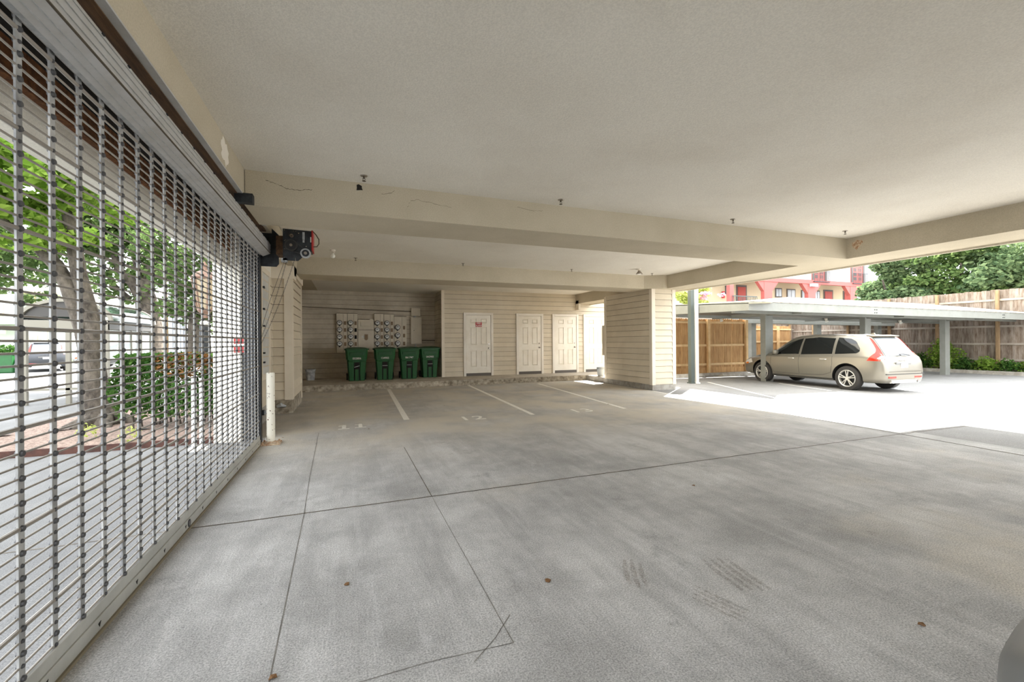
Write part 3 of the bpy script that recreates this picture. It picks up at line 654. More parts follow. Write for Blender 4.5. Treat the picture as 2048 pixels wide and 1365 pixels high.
# ------------------------------------------------------------------ bollard beside the gate
t = thing('bollard', 'chipped white steel bollard on a rusted base plate by the gate', 'bollard', (-1.0, 6.66, 0))
b = MB(); b.cyl((0, 0, .03), (0, 0, .955), .052, n=24); b.cyl((0, 0, .955), (0, 0, .968), .052, .044, n=24); part(b, 'post', M['bollard'], t, smooth=True)
b = MB(); b.box(-.12, .12, -.11, .11, 0, .022); b.cyl((0, 0, .022), (0, 0, .045), .075, .055, n=20); part(b, 'base_plate', M['rust'], t, bevel=.004)
for sx in (-1, 1):
    for sy in (-1, 1): b = MB(); b.cyl((sx*.09, sy*.08, .02), (sx*.09, sy*.08, .045), .014, n=6); part(b, 'anchor_bolt', M['rust'], t)
t = thing('gate_lock', 'grey slide lock between the bollard and the gate guide', 'lock', (-1.12, 6.72, .42))
b = MB(); b.box(0, .09, -.02, .02, -.02, .025); part(b, 'lock_bar', M['galv'], t); b = MB(); b.box(.0, .035, -.028, .028, -.03, .035); part(b, 'lock_housing', M['black'], t)
t = thing('old_valve', 'grey valve fitting lying on the concrete footing at the left', 'valve', (-1.24, 9.42, .12))
b = MB(); b.tube([(-.07, 0, .03), (0, 0, .045), (.09, .01, .02)], [.03, .042, .018], 10); b.cyl((0, 0, .03), (0, 0, .09), .025, n=10); part(b, 'valve_body', M['galv'], t)
# ------------------------------------------------------------------ rolling grille
t = thing('rolling_grille', 'silver rolling security grille closing the street side opening', 'gate', (-1.13, 0, 0))
RZ = [.142+.0458*i for i in range(58)]
YB = [2.121+.1925*i for i in range(-14, 24)]
for i, z in enumerate(RZ):
    thick = (i-4) % 8 == 0
    b = MB(); b.cyl((0, -.9, z), (0, 6.62, z), .0085 if thick else .0045, n=8); part(b, 'rod', M['rod'], t, smooth=True)
for j, yb in enumerate(YB):
    if yb > 6.6 or yb < -.6: continue
    b = MB(); b.box(-.0035, .0035, yb-.0165, yb+.0165, .09, 2.80, 0)
    for i, z in enumerate(RZ):
        big = (i+j) % 2 == 0
        b.cyl((.003, yb, z), (.012 if big else .009, yb, z), (.0125 if big else .0085), (.010 if big else .007), n=8, mi=1)
        b.cyl((-.003, yb, z), (-.012, yb, z), .012, .009, n=6, mi=1)
    part(b, 'link_strip', [M['gate'], M['boss']], t)
b = MB(); b.box(-.012, .012, -.9, 6.6, .075, .135); part(b, 'top_rail', M['alum'], t, bevel=.004)
b = MB(); b.box(-.02, .02, -.9, 6.6, .014, .078); br = part(b, 'bottom_bar', M['alum'], t, bevel=.003)
b = MB(); b.box(-.03, .03, -.9, 6.6, 0, .016); part(b, 'rubber_seal', M['seal'], t)
for k in range(15):
    yy = 2.22+.385*k-.77
    b = MB(); b.prism([(yy-.012, .052), (yy+.012, .056), (yy, .032)], 'x', .0195, .0215); b.build('drain_hole', M['dark'], br, fix=False)
b = MB(); b.cyl((.0195, 3.83, .046), (.023, 3.83, .046), .028, n=24)
bd = b.build('oval_badge', M['black'], br); bd['label'] = 'dark oval badge'; bd.scale = (1, 1, 1)
b = MB(); 
for k in range(3): b.box(.023, .0236, 3.812, 3.848, .034+.01*k, .036+.01*k)
b.build('badge_mark', M['alum'], bd)
t = thing('grille_guide', 'dark steel guide rail at the far end of the grille', 'guide rail', (-1.13, 6.66, 0))
b = MB(); b.box(-.05, .02, .03, .05, 0, 2.75); b.box(-.05, -.04, -.06, .05, 0, 2.75); b.box(.012, .02, -.05, .05, 0, 2.75); part(b, 'guide_channel', M['black'], t)
# hood over the rolled grille
t = thing('grille_hood', 'long galvanised hood housing the rolled grille under the lintel', 'housing', (0, 0, 0))
sec = [(-1.085, 2.545), (-.997, 2.585), (-.992, 2.712), (-1.04, 2.78), (-1.10, 2.78), (-1.108, 2.56)]
b = MB(); b.prism(sec, 'y', -3.5, 6.69); part(b, 'hood_sheet', M['hood'], t)
b = MB()
for x, z in ((-.9925, 2.62), (-.9915, 2.66), (-.991, 2.695)): b.box(x, x+.003, -3.5, 6.688, z-.0012, z+.0012)
for u in (.3, .62): 
    x = -1.085+.088*u; z = 2.545+.04*u; b.prism([(x, z-.003), (x+.003, z-.0015), (x+.002, z+.001), (x-.001, z)], 'y', -3.5, 6.688)
part(b, 'hood_ridge', M['galv'], t)
b = MB(); b.box(-.998, -.989, -3.5, 6.688, 2.584, 2.589); part(b, 'hood_seam', M['seam'], t)
b = MB(); b.box(-1.112, -1.085, -3.5, 6.6, 2.548, 2.575); part(b, 'lip_rail', M['galv'], t)
for k in range(24):
    b = MB(); yy = 1.2+k*.235; b.cyl((-.99, yy, 2.712), (-.983, yy, 2.70), .004, n=6); part(b, 'rivet', M['black'], t)
# end bracket plates
b = MB(); b.prism([(-1.36, 2.42), (-.93, 2.42), (-.90, 2.46), (-.90, 2.86), (-1.03, 2.99), (-1.36, 2.99)], 'y', 6.74, 6.755)
o = b.build('end_bracket', M['black'], loc=(-1.1, 6.74, 2.42)); tag(o, 'black steel end plate carrying the hood of the grille', 'bracket')
b = MB(); b.box(-1.06, -.90, 5.0, 5.09, 2.78, 2.872); o = b.build('beam_clip', M['black'], loc=(-1, 5.05, 2.78)); tag(o, 'black steel angle under the lintel at the near beam', 'bracket')
b = MB(); b.box(-.90, -.81, 6.5, 6.75, 2.55, 2.80); o = b.build('wood_block', M['lumber'], loc=(-.87, 6.6, 2.55)); tag(o, 'brown wood block between end plate and motor', 'block')
# ------------------------------------------------------------------ gate motor
t = thing('gate_operator', 'black gate operator with pulleys and red cover beside the hood', 'motor', (-.81, 6.42, 2.46))
b = MB(); b.prism([(0, .0), (.18, .0), (.23, .05), (.33, .08), (.345, .14), (.345, .41), (0, .42)], 'y', 0, .012); part(b, 'mounting_plate', M['black'], t)
b = MB(); b.box(0, .345, .012, .25, .14, .41); part(b, 'control_housing', M['black'], t)
b = MB(); b.box(.345, .362, -.01, .25, .15, .42); p = part(b, 'red_cover', M['red'], t, bevel=.003); p['label'] = 'red side cover'
b = MB(); b.cyl((.10, 0, .20), (.10, -.03, .20), .078, n=32); b.cyl((.10, -.03, .20), (.10, -.036, .20), .06, n=32); pu = part(b, 'large_pulley', M['cartrim'], t, smooth=True)
b = MB()
for k in range(36):
    a = k/36*2*math.pi; a2 = (k+1)/36*2*math.pi
    b.add([(.10+math.cos(q)*r, -.037, .20+math.sin(q)*r) for q, r in ((a, .062), (a2, .062), (a2, .078), (a, .078))], [(0, 1, 2, 3)])
b.build('pulley_rim', M['meterring'], pu, fix=False)
b = MB(); b.cyl((.10, -.03, .20), (.10, -.05, .20), .018, n=14); b.build('pulley_shaft', M['brass'], pu)
b = MB(); b.cyl((.275, -.0, .10), (.275, -.05, .10), .064, n=28); mo = part(b, 'electric_motor', M['galv'], t, smooth=True)
b = MB(); b.cyl((.275, -.05, .10), (.275, -.056, .10), .045, n=24); b.build('motor_face', M['black'], mo)
b = MB(); b.cyl((.275, -.05, .10), (.275, -.066, .10), .02, n=14); b.build('motor_shaft', M['brass'], mo)
b = MB(); b.tube([(.13, -.04, .272), (.29, -.045, .125)], .004, 6); b.tube([(.09, -.04, .122), (.27, -.045, .08)], .004, 6); part(b, 'drive_belt', M['meterring'], t)
b = MB(); b.cyl((.105, -.0, .33), (.105, -.02, .33), .024, n=16); b.cyl((.1, -.02, .34), (.108, -.03, .325), .012, n=10); part(b, 'small_sprocket', M['brass'], t)
b = MB(); b.box(.235, .262, -.004, 0, .29, .39); b.box(.237, .26, -.005, -.001, .25, .285); part(b, 'rating_label', M['galv'], t)
b = MB(); b.box(.330, .344, -.004, 0, .26, .33); part(b, 'warning_label', M['paintw'], t)
for x, z in ((.02, .40), (.13, .395), (.155, .395), (.02, .04), (.15, .03), (.15, .01), (.02, .26), (.035, .27), (.02, .15), (.04, .15), (.28, .20), (.19, .37)):
    b = MB(); b.cyl((x, 0, z), (x, -.006, z), .006, n=8); part(b, 'bolt', M['chrome'], t)
b = MB(); b.tube([(.355, .02, .42), (.40, .02, .37), (.435, .02, .31), (.435, .02, .25), (.41, .02, .21), (.365, .02, .205)], .007, 8); part(b, 'flexible_conduit', M['seam'], t)
b = MB(); b.box(-.02, .05, .0, .08, -.02, .03); part(b, 'mounting_foot', M['galv'], t)
# hand chains hooked to the guide
def chain(p, q, sag, lab):
    p = Vector(p); q = Vector(q); L = (q-p).length; n = int(L/.022); b = MB()
    for i in range(n):
        u = i/n; c = p.lerp(q, u)+Vector((0, 0, -sag*4*u*(1-u))); c2 = p.lerp(q, (i+1)/n)+Vector((0, 0, -sag*4*(i+1)/n*(1-(i+1)/n))); d = (c2-c)
        s = d.normalized().cross(Vector((0, 1, 0)) if i % 2 else Vector((1, 0, 0))).normalized()*.005
        a = c-d*.12; e = c2+d*.12
        b.tube([a, a+d*.3+s, e-d*.3+s, e, e-d*.3-s, a+d*.3-s, a], .0016, 4)
    o = b.build('hand_chain', M['black'], loc=tuple(p)); tag(o, lab, 'chain')
chain((-.765, 6.425, 2.465), (-1.108, 6.62, 1.42), .06, 'hand chain hanging from the operator to the guide, upper of two')
chain((-.675, 6.425, 2.465), (-1.108, 6.62, 1.35), .07, 'hand chain hanging from the operator to the guide, lower of two')
b = MB(); b.tube([(-.79, 6.41, 2.45), (-.97, 6.5, 1.95), (-1.108, 6.62, 1.52)], .0025, 6); o = b.build('pull_cord', M['meterring'], loc=(-.79, 6.41, 2.45)); tag(o, 'thin grey pull cord left of the hand chains', 'cord')
# ------------------------------------------------------------------ sprinklers and lamp holders on the ceiling
sp0 = None
SPR = [(.16, 4.87, 'brass sprinkler head in the near bay, leftmost, near a hole in the beam'), (2.50, 4.88, 'brass sprinkler head in the near bay, second from the left'), (5.30, 4.83, 'brass sprinkler head in the near bay, third from the left'), (7.63, 4.74, 'brass sprinkler head in the near bay at the beam corner'),
       (.14, 9.64, 'sprinkler head in the far bay right of the bare bulb'), (2.42, 9.56, 'sprinkler head in the far bay over the meter alcove side'), (5.16, 9.52, 'sprinkler head in the far bay above the first doors'), (7.5, 9.42, 'sprinkler head in the far bay beside the cone lamp')]
for x, yy, lab in SPR:
    if sp0 is None:
        sp0 = thing('sprinkler_head', lab, 'sprinkler', (x, yy, ZC), 0, 'ceiling sprinklers')
        b = MB(); b.cyl((0, 0, 0), (0, 0, -.008), .04, .032, n=20); part(b, 'escutcheon', M['brass'], sp0)
        b = MB(); b.cyl((0, 0, -.008), (0, 0, -.03), .009, n=8); b.tube([(0, 0, -.02), (.014, 0, -.035), (0, 0, -.055)], .003, 6); b.tube([(0, 0, -.02), (-.014, 0, -.035), (0, 0, -.055)], .003, 6); part(b, 'frame', M['seam'], sp0)
        b = MB(); b.cyl((0, 0, -.055), (0, 0, -.058), .02, n=14); part(b, 'deflector', M['seam'], sp0)
    else:
        o = copy_tree(sp0); o.location = (x, yy, ZC); o['label'] = lab
t = thing('bare_bulb_lamp', 'white ceiling lamp holder with a bare round bulb beside the operator', 'lamp', (-.28, 8.95, ZC))
b = MB(); b.cyl((0, 0, 0), (0, 0, -.03), .055, .045, n=20); part(b, 'lamp_holder', M['white'], t, smooth=True)
b = MB(); b.tube([(.0, 0, -.03), (.03, 0, -.05), (.0, 0, -.08)], .012, 8); part(b, 'swivel_arm', M['white'], t)
b = MB(); b.lathe((0, 0, -.16), [(0, 0), (.028, .006), (.044, .03), (.044, .05), (.028, .075), (.018, .09)], 20); part(b, 'bulb', M['bulb'], t, smooth=True)
t = thing('cone_lamp', 'small cone-shaped ceiling spotlight in the far bay near the column', 'lamp', (6.71, 8.94, ZC))
b = MB(); b.cyl((0, 0, 0), (0, 0, -.02), .07, .05, n=20); part(b, 'lamp_holder', M['white'], t, smooth=True)
b = MB(); b.cyl((0, 0, -.02), (0.02, 0, -.06), .015, n=8); part(b, 'swivel_arm', M['trim'], t)
b = MB(); b.cyl((.02, 0, -.05), (.02, 0, -.13), .025, .085, n=20, cap=False); part(b, 'cone_shade', M['brass'], t)
b = MB(); b.cyl((.02, 0, -.12), (.02, 0, -.135), .06, .05, n=16); part(b, 'bulb', M['bulb'], t)
# hole, spot and patch on the beams
random.seed(3)
def blotch(c, n, r, m, name, lab, plane, z=1.0):
    b = MB(); pts = []
    for k in range(n):
        a = k/n*2*math.pi; rr = r*random.uniform(.6, 1.15); u = math.cos(a)*rr; w = math.sin(a)*rr*z
        pts.append((c[0]+u, c[1], c[2]+w) if plane == 'y' else (c[0], c[1]+u, c[2]+w))
    b.add(pts, [tuple(range(n))]); o = b.build(name, m, bpy.data.objects[lab], fix=False); return o
blotch((.115, 5.098, 3.085), 11, .04, M['dark'], 'wall_hole', 'beam_near', 'y')
blotch((-.9885, 4.35, 3.01), 19, .13, M['white'], 'bare_plaster_patch', 'wall_lintel', 'x', .9)
blotch((8.247, 4.93, 3.0), 13, .085, M['rust'], 'peeled_patch', 'beam_right', 'x', 1.0)

rnd = random.Random(5)
def hair_crack(pts, plane, fixed, par, w=.004):
    """thin dark crack following a jittered run of points on a beam face"""
    b = MB(); q = []
    for (a0, c0), (a1, c1) in zip(pts, pts[1:]):
        for k in range(6): t = k/6; q.append((a0+(a1-a0)*t+rnd.uniform(-.006, .006), c0+(c1-c0)*t+rnd.uniform(-.006, .006)))
    q.append(pts[-1]); vs = []
    for a, c in q:
        u = w*rnd.uniform(.3, 1)
        vs += [(a, fixed, c-u/2), (a, fixed, c+u/2)] if plane == 'y' else [(fixed, a, c-u/2), (fixed, a, c+u/2)]
    b.add(vs, [(2*i, 2*i+1, 2*i+3, 2*i+2) for i in range(len(q)-1)]); b.build('hairline_crack', M['seam'], bpy.data.objects[par], fix=False)
hair_crack([(-.80, 3.05), (-.70, 3.03), (-.60, 2.99), (-.52, 2.98), (-.42, 3.0), (-.36, 3.01)], 'y', 5.098, 'beam_near', .007)
hair_crack([(.62, 2.88), (.68, 3.0), (.76, 3.02), (.95, 2.99), (1.15, 2.97)], 'y', 5.098, 'beam_near')
hair_crack([(2.0, 3.06), (2.2, 3.03), (2.35, 3.05)], 'y', 5.098, 'beam_near')
hair_crack([(.35, 3.04), (.45, 3.06), (.5, 3.10)], 'y', 5.098, 'beam_near', .006)
# ------------------------------------------------------------------ estate car / SUV
def lerp_tab(tab, y):
    if y <= tab[0][0]: return tab[0][1:]
    for a, b_ in zip(tab, tab[1:]):
        if y <= b_[0]:
            t = (y-a[0])/(b_[0]-a[0]); return tuple(p+(q-p)*t for p, q in zip(a[1:], b_[1:]))
    return tab[-1][1:]
#        y     zb   w    belt  zt   wg
ST = [(0.00, .42, .72, .58, .62, .60), (.03, .32, .82, .72, .76, .64), (.07, .27, .875, .84, .90, .66), (.13, .26, .91, .93, 1.02, .66), (.22, .26, .935, .97, 1.16, .645), (.36, .25, .955, .99, 1.36, .62), (.50, .25, .965, 1.0, 1.52, .60),
      (.70, .25, .97, 1.0, 1.555, .60), (1.3, .24, .975, .985, 1.59, .615), (2.1, .24, .975, .96, 1.60, .62), (2.55, .24, .975, .945, 1.58, .61), (2.85, .24, .972, .94, 1.50, .60), (3.2, .24, .968, .93, 1.30, .60), (3.55, .24, .962, .92, 1.06, .66), (3.75, .24, .957, .90, .99, .74),
      (4.1, .25, .94, .86, .93, .74), (4.4, .27, .90, .79, .85, .70), (4.5, .28, .87, .745, .815, .66), (4.58, .29, .835, .70, .775, .63), (4.64, .30, .79, .665, .74, .58), (4.69, .32, .73, .625, .70, .53), (4.72, .34, .67, .59, .665, .48), (4.74, .37, .61, .56, .635, .43), (4.75, .40, .55, .54, .60, .39)]
def _sm(y):
    # light smoothing of the station table
    k = [lerp_tab(ST, min(4.75, max(0, y+d))) for d in (-.05, 0, .05)] if .3 < y < 4.4 else [lerp_tab(ST, y)]*3
    return [sum(c)/3 for c in zip(*k)]
def _cr(pts, n=3):
    out = []
    for i in range(len(pts)-1):
        p0 = pts[max(i-1, 0)]; p1 = pts[i]; p2 = pts[i+1]; p3 = pts[min(i+2, len(pts)-1)]
        for k in range(n):
            t = k/n; q = tuple(.5*(2*p1[j]+(p2[j]-p0[j])*t+(2*p0[j]-5*p1[j]+4*p2[j]-p3[j])*t*t+(3*p1[j]-p0[j]-3*p2[j]+p3[j])*t**3) for j in (0, 1))
            out.append(q)
    return out+[pts[-1]]
def car_section(y):
    zb, w, belt, zt, wg = _sm(y)
    return _cr([(0, zb), (.75*w, zb), (.93*w, zb+.035), (.975*w, zb+.16), (w, zb+(belt-zb)*.52), (.998*w, zb+(belt-zb)*.72), (.985*w, zb+(belt-zb)*.9), (.955*w, belt), (.955*w*.55+wg*.45, belt+(zt-belt)*.5), (wg, zt-.05*min(1, (zt-belt)*4)), (wg*.9, zt-.022*min(1, (zt-belt)*4)), (wg*.6, zt-.006), (0, zt)])
def half_w(y, z):
    s = car_section(y)[6:28]
    for a, b_ in zip(s, s[1:]):
        if a[1] <= z <= b_[1]: return a[0]+(b_[0]-a[0])*(z-a[1])/max(1e-5, b_[1]-a[1])
    return s[0][0] if z < s[0][1] else s[-1][0]
def top_z(y, x):
    s = car_section(y)[21:]; x = abs(x)
    for a, b_ in zip(s, s[1:]):
        if b_[0] <= x <= a[0]: return b_[1]+(a[1]-b_[1])*(x-b_[0])/max(1e-5, a[0]-b_[0])
    return s[0][1]
def y_rear(z):
    lo, hi = 0, .9
    for _ in range(24):
        m = (lo+hi)/2
        if car_section(m)[-1][1]-.03 < z: lo = m
        else: hi = m
    return hi
def span(poly, z):
    xs = []
    for (y0, z0), (y1, z1) in zip(poly, poly[1:]+poly[:1]):
        if (z0 <= z < z1) or (z1 <= z < z0): xs.append(y0+(y1-y0)*(z-z0)/(z1-z0))
    return (min(xs), max(xs)) if len(xs) >= 2 else None
def side_patch(poly, s, off, nz=14, ny=10):
    z0 = min(p[1] for p in poly)+1e-4; z1 = max(p[1] for p in poly)-1e-4; b = MB(); rows = []
    for i in range(nz+1):
        z = z0+(z1-z0)*i/nz; sp = span(poly, z)
        if not sp: continue
        row = []
        for j in range(ny+1):
            yy = sp[0]+(sp[1]-sp[0])*j/ny; yy = max(yy, y_rear(z)-.004) if yy < .6 else yy
            row.append((s*(half_w(yy, z)+off), yy, z))
        rows.append(row)
    vs = [p for r in rows for p in r]; m = ny+1
    b.add(vs, [(i*m+j, i*m+j+1, (i+1)*m+j+1, (i+1)*m+j) for i in range(len(rows)-1) for j in range(ny)]); return b
def side_line(pts, s, r=.004, off=.0):
    out = []
    for (y0, z0), (y1, z1) in zip(pts, pts[1:]):
        for k in range(6): t = k/6; out.append((y0+(y1-y0)*t, z0+(z1-z0)*t))
    out.append(pts[-1]); b = MB(); b.tube([(s*(half_w(a, c)+off), a, c) for a, c in out], r, 5); return b
RWY, FWY, WR = .93, 3.78, .345
def _car_body(name, m):
    ys = sorted(set([s[0] for s in ST]+[i*.09 for i in range(3, 52)])); ys = [v for v in ys if v <= 4.75]
    b = MB(); vs = []; n = None
    for v in ys:
        s = car_section(v); ring = [(x, z) for x, z in s]+[(-x, z) for x, z in reversed(s[1:-1])]
        n = len(ring); vs += [(x, v, z) for x, z in ring]
    fs = [(i*n+k, i*n+(k+1) % n, (i+1)*n+(k+1) % n, (i+1)*n+k) for i in range(len(ys)-1) for k in range(n)]+[tuple(range(n-1, -1, -1)), tuple(range((len(ys)-1)*n, len(ys)*n))]
    b.add(vs, fs); o = b.build(name, [m, M['cartrim']], None, smooth=True)
    c = MB()
    for yy in (RWY, FWY):
        c.cyl((-1.1, yy, WR+.01), (-.66, yy, WR+.01), .415, n=36, mi=1); c.cyl((.66, yy, WR+.01), (1.1, yy, WR+.01), .415, n=36, mi=1)
    co = c.build('cutter', [m, M['cartrim']])
    md = o.modifiers.new('arches', 'BOOLEAN'); md.operation = 'DIFFERENCE'; md.object = co; md.solver = 'EXACT'
    dg = bpy.context.evaluated_depsgraph_get(); me = bpy.data.meshes.new_from_object(o.evaluated_get(dg)); o.modifiers.clear(); o.data = me; me.name = name
    bpy.data.objects.remove(co)
    try: me.set_sharp_from_angle(angle=math.radians(38))
    except Exception: pass
    return o
def make_car(paint, label, loc, rz, full=True):
    t = thing('parked_car', label, 'car', loc, rz)
    body = _car_body('car_body', paint); body.parent = t
    P = lambda mb, n, m, par=t, **k: mb.build(n, m, par, **k)
    for s in (-1, 1):
        belt = lambda v: _sm(v)[2]
        P(side_patch([(2.42, .985), (3.42, .955), (3.36, 1.02), (2.95, 1.31), (2.62, 1.435), (2.42, 1.48)], s, .004), 'front_side_window', M['carglass'], smooth=True)
        P(side_patch([(1.36, 1.01), (2.34, .985), (2.36, 1.485), (1.92, 1.51), (1.40, 1.505)], s, .004), 'rear_side_window', M['carglass'], smooth=True)
        P(side_patch([(.62, 1.10), (.70, 1.05), (1.28, 1.02), (1.32, 1.495), (1.0, 1.475), (.80, 1.38), (.64, 1.19)], s, .004), 'quarter_window', M['carglass'], smooth=True)
        P(side_patch([(.54, 1.49), (.44, 1.49), (.22, 1.26), (.08, 1.02), (.05, .86), (.40, .86), (.33, .98), (.26, 1.08), (.29, 1.16), (.38, 1.29)], s, .006, 18, 6), 'tail_lamp', M['taillamp'], smooth=True)
        P(side_patch([(.075, 1.0), (.07, .92), (.17, .92), (.17, .94)], s, .009, 5, 4), 'reversing_lamp', M['lampclear'])
        P(side_line([(1.34, .96), (1.33, .75), (1.38, .48), (1.62, .40), (2.38, .375), (2.40, .8), (2.38, .97)], s), 'rear_door_line', M['cartrim'])
        P(side_line([(2.40, .375), (3.32, .38), (3.42, .6), (3.42, .93)], s), 'front_door_line', M['cartrim'])
        P(side_line([(1.30, .30), (3.36, .30)], s, .012, .002), 'sill_strip', M['cartrim'])
        for yy in (1.50, 2.55):
            b = MB(); x = half_w(yy, .86); b.tube([(s*(x+.0), yy, .855), (s*(x+.03), yy+.03, .86), (s*(x+.03), yy+.17, .862), (s*x, yy+.2, .86)], .011, 8); P(b, 'door_handle', M['wheel'], smooth=True)
        b = MB(); x = half_w(3.22, .96); b.lathe((0, 0, 0), [(0, -.075), (.07, -.06), (.095, -.01), (.09, .05), (.05, .075), (0, .08)], 14)
        b.v = [(s*(x+.11)+v[0]*1.25, 3.18+v[1]*.7, 1.04+v[2]) for v in b.v]; b.tube([(s*x, 3.25, .97), (s*(x+.08), 3.2, .99)], .02, 8); mir = P(b, 'door_mirror', paint, smooth=True)
        b = MB(); b.tube([(s*.605, .72, top_z(.72, .58)+.012), (s*.62, 1.3, 1.575), (s*.625, 2.1, 1.585), (s*.60, 2.75, 1.545)], .014, 8); P(b, 'roof_rail', M['chrome'], smooth=True)
        b = MB(); b.box(s*.55-.16, s*.55+.16, -.005, .08, .40, .455); P(b, 'rear_reflector', M['taillamp'], bevel=.01)
        if full: P(side_patch([(4.18, .66), (4.52, .60), (4.56, .66), (4.50, .735), (4.25, .80)], s, .006, 6, 8), 'headlamp', M['lampclear'], smooth=True)
        if full: P(side_patch([(4.36, .62), (4.50, .60), (4.50, .66), (4.38, .67)], s, .010, 4, 4), 'side_indicator', M['amber'])
        b = MB(); b.tube([(s*.52, .10, .31), (s*.55, -.01, .31)], .038, 12); P(b, 'exhaust_tip', M['chrome'])
        for yy in (RWY, FWY):
            x0 = s*.955; xi = s*.73; c = (yy, WR)
            b = MB(); prof = [(xi, .20), (xi, .32), (s*.75, WR), (s*.93, WR), (x0, .325), (s*.963, .255), (s*.95, .245), (s*.80, .24)]
            n = 40; vs = [(x, c[0]+r*math.cos(2*math.pi*k/n), c[1]+r*math.sin(2*math.pi*k/n)) for x, r in prof for k in range(n)]
            b.add(vs, [(i*n+k, i*n+(k+1) % n, (i+1)*n+(k+1) % n, (i+1)*n+k) for i in range(len(prof)-1) for k in range(n)]); ty = P(b, 'tyre', M['rubber'], smooth=True)
            b = MB(); b.cyl((s*.80, c[0], c[1]), (s*.86, c[0], c[1]), .24, n=32, mi=1)
            ro = []; prof = [(s*.86, .238), (s*.955, .240), (s*.962, .228), (s*.945, .212), (s*.87, .21)]
            vs = [(x, c[0]+r*math.cos(2*math.pi*k/n), c[1]+r*math.sin(2*math.pi*k/n)) for x, r in prof for k in range(n)]
            b.add(vs, [(i*n+k, i*n+(k+1) % n, (i+1)*n+(k+1) % n, (i+1)*n+k) for i in range(len(prof)-1) for k in range(n)])
            b.cyl((s*.90, c[0], c[1]), (s*.945, c[0], c[1]), .06, .045, n=20)
            for k in range(5):
                for dd in (-.13, .13):
                    a = 2*math.pi*k/5+.3; a2 = a+dd*1.3
                    b.tube([(s*.935, c[0]+.045*math.cos(a+dd), c[1]+.045*math.sin(a+dd)), (s*.94, c[0]+.13*math.cos(a2), c[1]+.13*math.sin(a2)), (s*.935, c[0]+.222*math.cos(a2), c[1]+.222*math.sin(a2))], [.017, .014, .016], 6)
            P(b, 'wheel_rim', [M['wheel'], M['cartrim']], smooth=False)
    # hatch glass, windscreen on the upper surface
    def top_patch(y0, y1, w0, w1, off, ny=12, nx=10):
        b = MB(); vs = []
        for i in range(ny+1):
            yy = y0+(y1-y0)*i/ny; w = w0+(w1-w0)*i/ny
            for j in range(nx+1):
                x = -w+2*w*j/nx; vs.append((x, yy-off*.6, top_z(yy, x)+off))
        m = nx+1; b.add(vs, [(i*m+j, i*m+j+1, (i+1)*m+j+1, (i+1)*m+j) for i in range(ny) for j in range(nx)]); return b
    P(top_patch(.115, .47, .64, .54, .006), 'hatch_window', M['carrear'], smooth=True, fix=False)
    wm = P(top_patch(2.83, 3.56, .545, .60, .005), 'windscreen', M['carglass'], smooth=True, fix=False)
    b = MB(); b.prism([(.41, 1.535), (.62, 1.562), (.70, 1.56), (.66, 1.53), (.48, 1.50), (.42, 1.515)], 'x', -.52, .52); P(b, 'roof_spoiler', paint, bevel=.01, smooth=True)
    b = MB(); b.prism([(.72, 1.56), (.86, 1.575), (.82, 1.605), (.76, 1.62)], 'x', -.02, .02); P(b, 'roof_aerial', paint)
    b = MB(); b.tube([(.32, .075, 1.00), (.06, .085, 1.035), (-.12, .08, 1.03), (-.05, .075, .995)], .010, 6); P(b, 'rear_wiper', M['cartrim'])
    b = MB(); b.box(-.36, .30, .0, .09, .80, .815); P(b, 'plate_bar', M['chrome'])
    b = MB(); b.prism([(-.36, .80), (.30, .80), (.26, .62), (-.32, .62)], 'y', .028, .06); P(b, 'plate_recess', M['carpaint_grey'])
    b = MB(); b.box(-.16, .14, .012, .03, .635, .785); pl = P(b, 'number_plate', M['plate'], bevel=.003)
    if full:
        text_mesh('plate_number', 'FYP 1295', .072, M['plateink'], pl, Matrix.Translation((-.01, .0115, .70))@FACE_S)
        text_mesh('hatch_lettering', 'VOLVO', .06, M['chrome'], t, Matrix.Translation((-.02, .038, .87))@FACE_S, .004, 1.9)
        text_mesh('model_lettering', 'XC60', .05, M['chrome'], t, Matrix.Translation((-.50, .02, .64))@FACE_S, .004, 1.1)
    b = MB(); b.box(-.80, .80, -.012, .05, .50, .515); P(b, 'bumper_crease', M['cartrim'])
    b = MB(); b.prism([(-.62, .27), (.62, .27), (.56, .36), (-.56, .36)], 'y', .02, .10); P(b, 'rear_skid_plate', M['wheel'])
    if full: b = MB(); b.box(-.33, .33, 4.70, 4.765, .44, .56); P(b, 'grille', M['cartrim'])
    t.scale.x = .88 if full else 1
    return t
car = make_car(M['carpaint'], 'champagne silver estate car with red tail lamps parked nose-in under the carport', (13.86, 7.14, zg(13.9)-.01), math.radians(-4))
make_car(M['carpaint_grey'], 'grey car whose bumper corner enters the frame at the lower right', (2.32, -4.11, 0), math.radians(2), full=False)
def car_copy(src, paint, label, loc, rz):
    c = copy_tree(src); c.location = loc; c.rotation_euler.z = rz; c['label'] = label
    for ch in c.children:
        if ch.name.split('.')[0] in ('car_body', 'door_mirror', 'roof_spoiler', 'roof_aerial'):
            ch.data = ch.data.copy(); ch.data.materials[0] = paint
    return c
car_copy(car, M['carpaint_dark'], 'dark grey car on the street behind the bus shelter', (-14.9, 30.0, -.05), math.radians(28))
car_copy(car, M['post_white'], 'white car on the street seen right of the bus shelter', (-10.5, 33.0, -.05), math.radians(82))
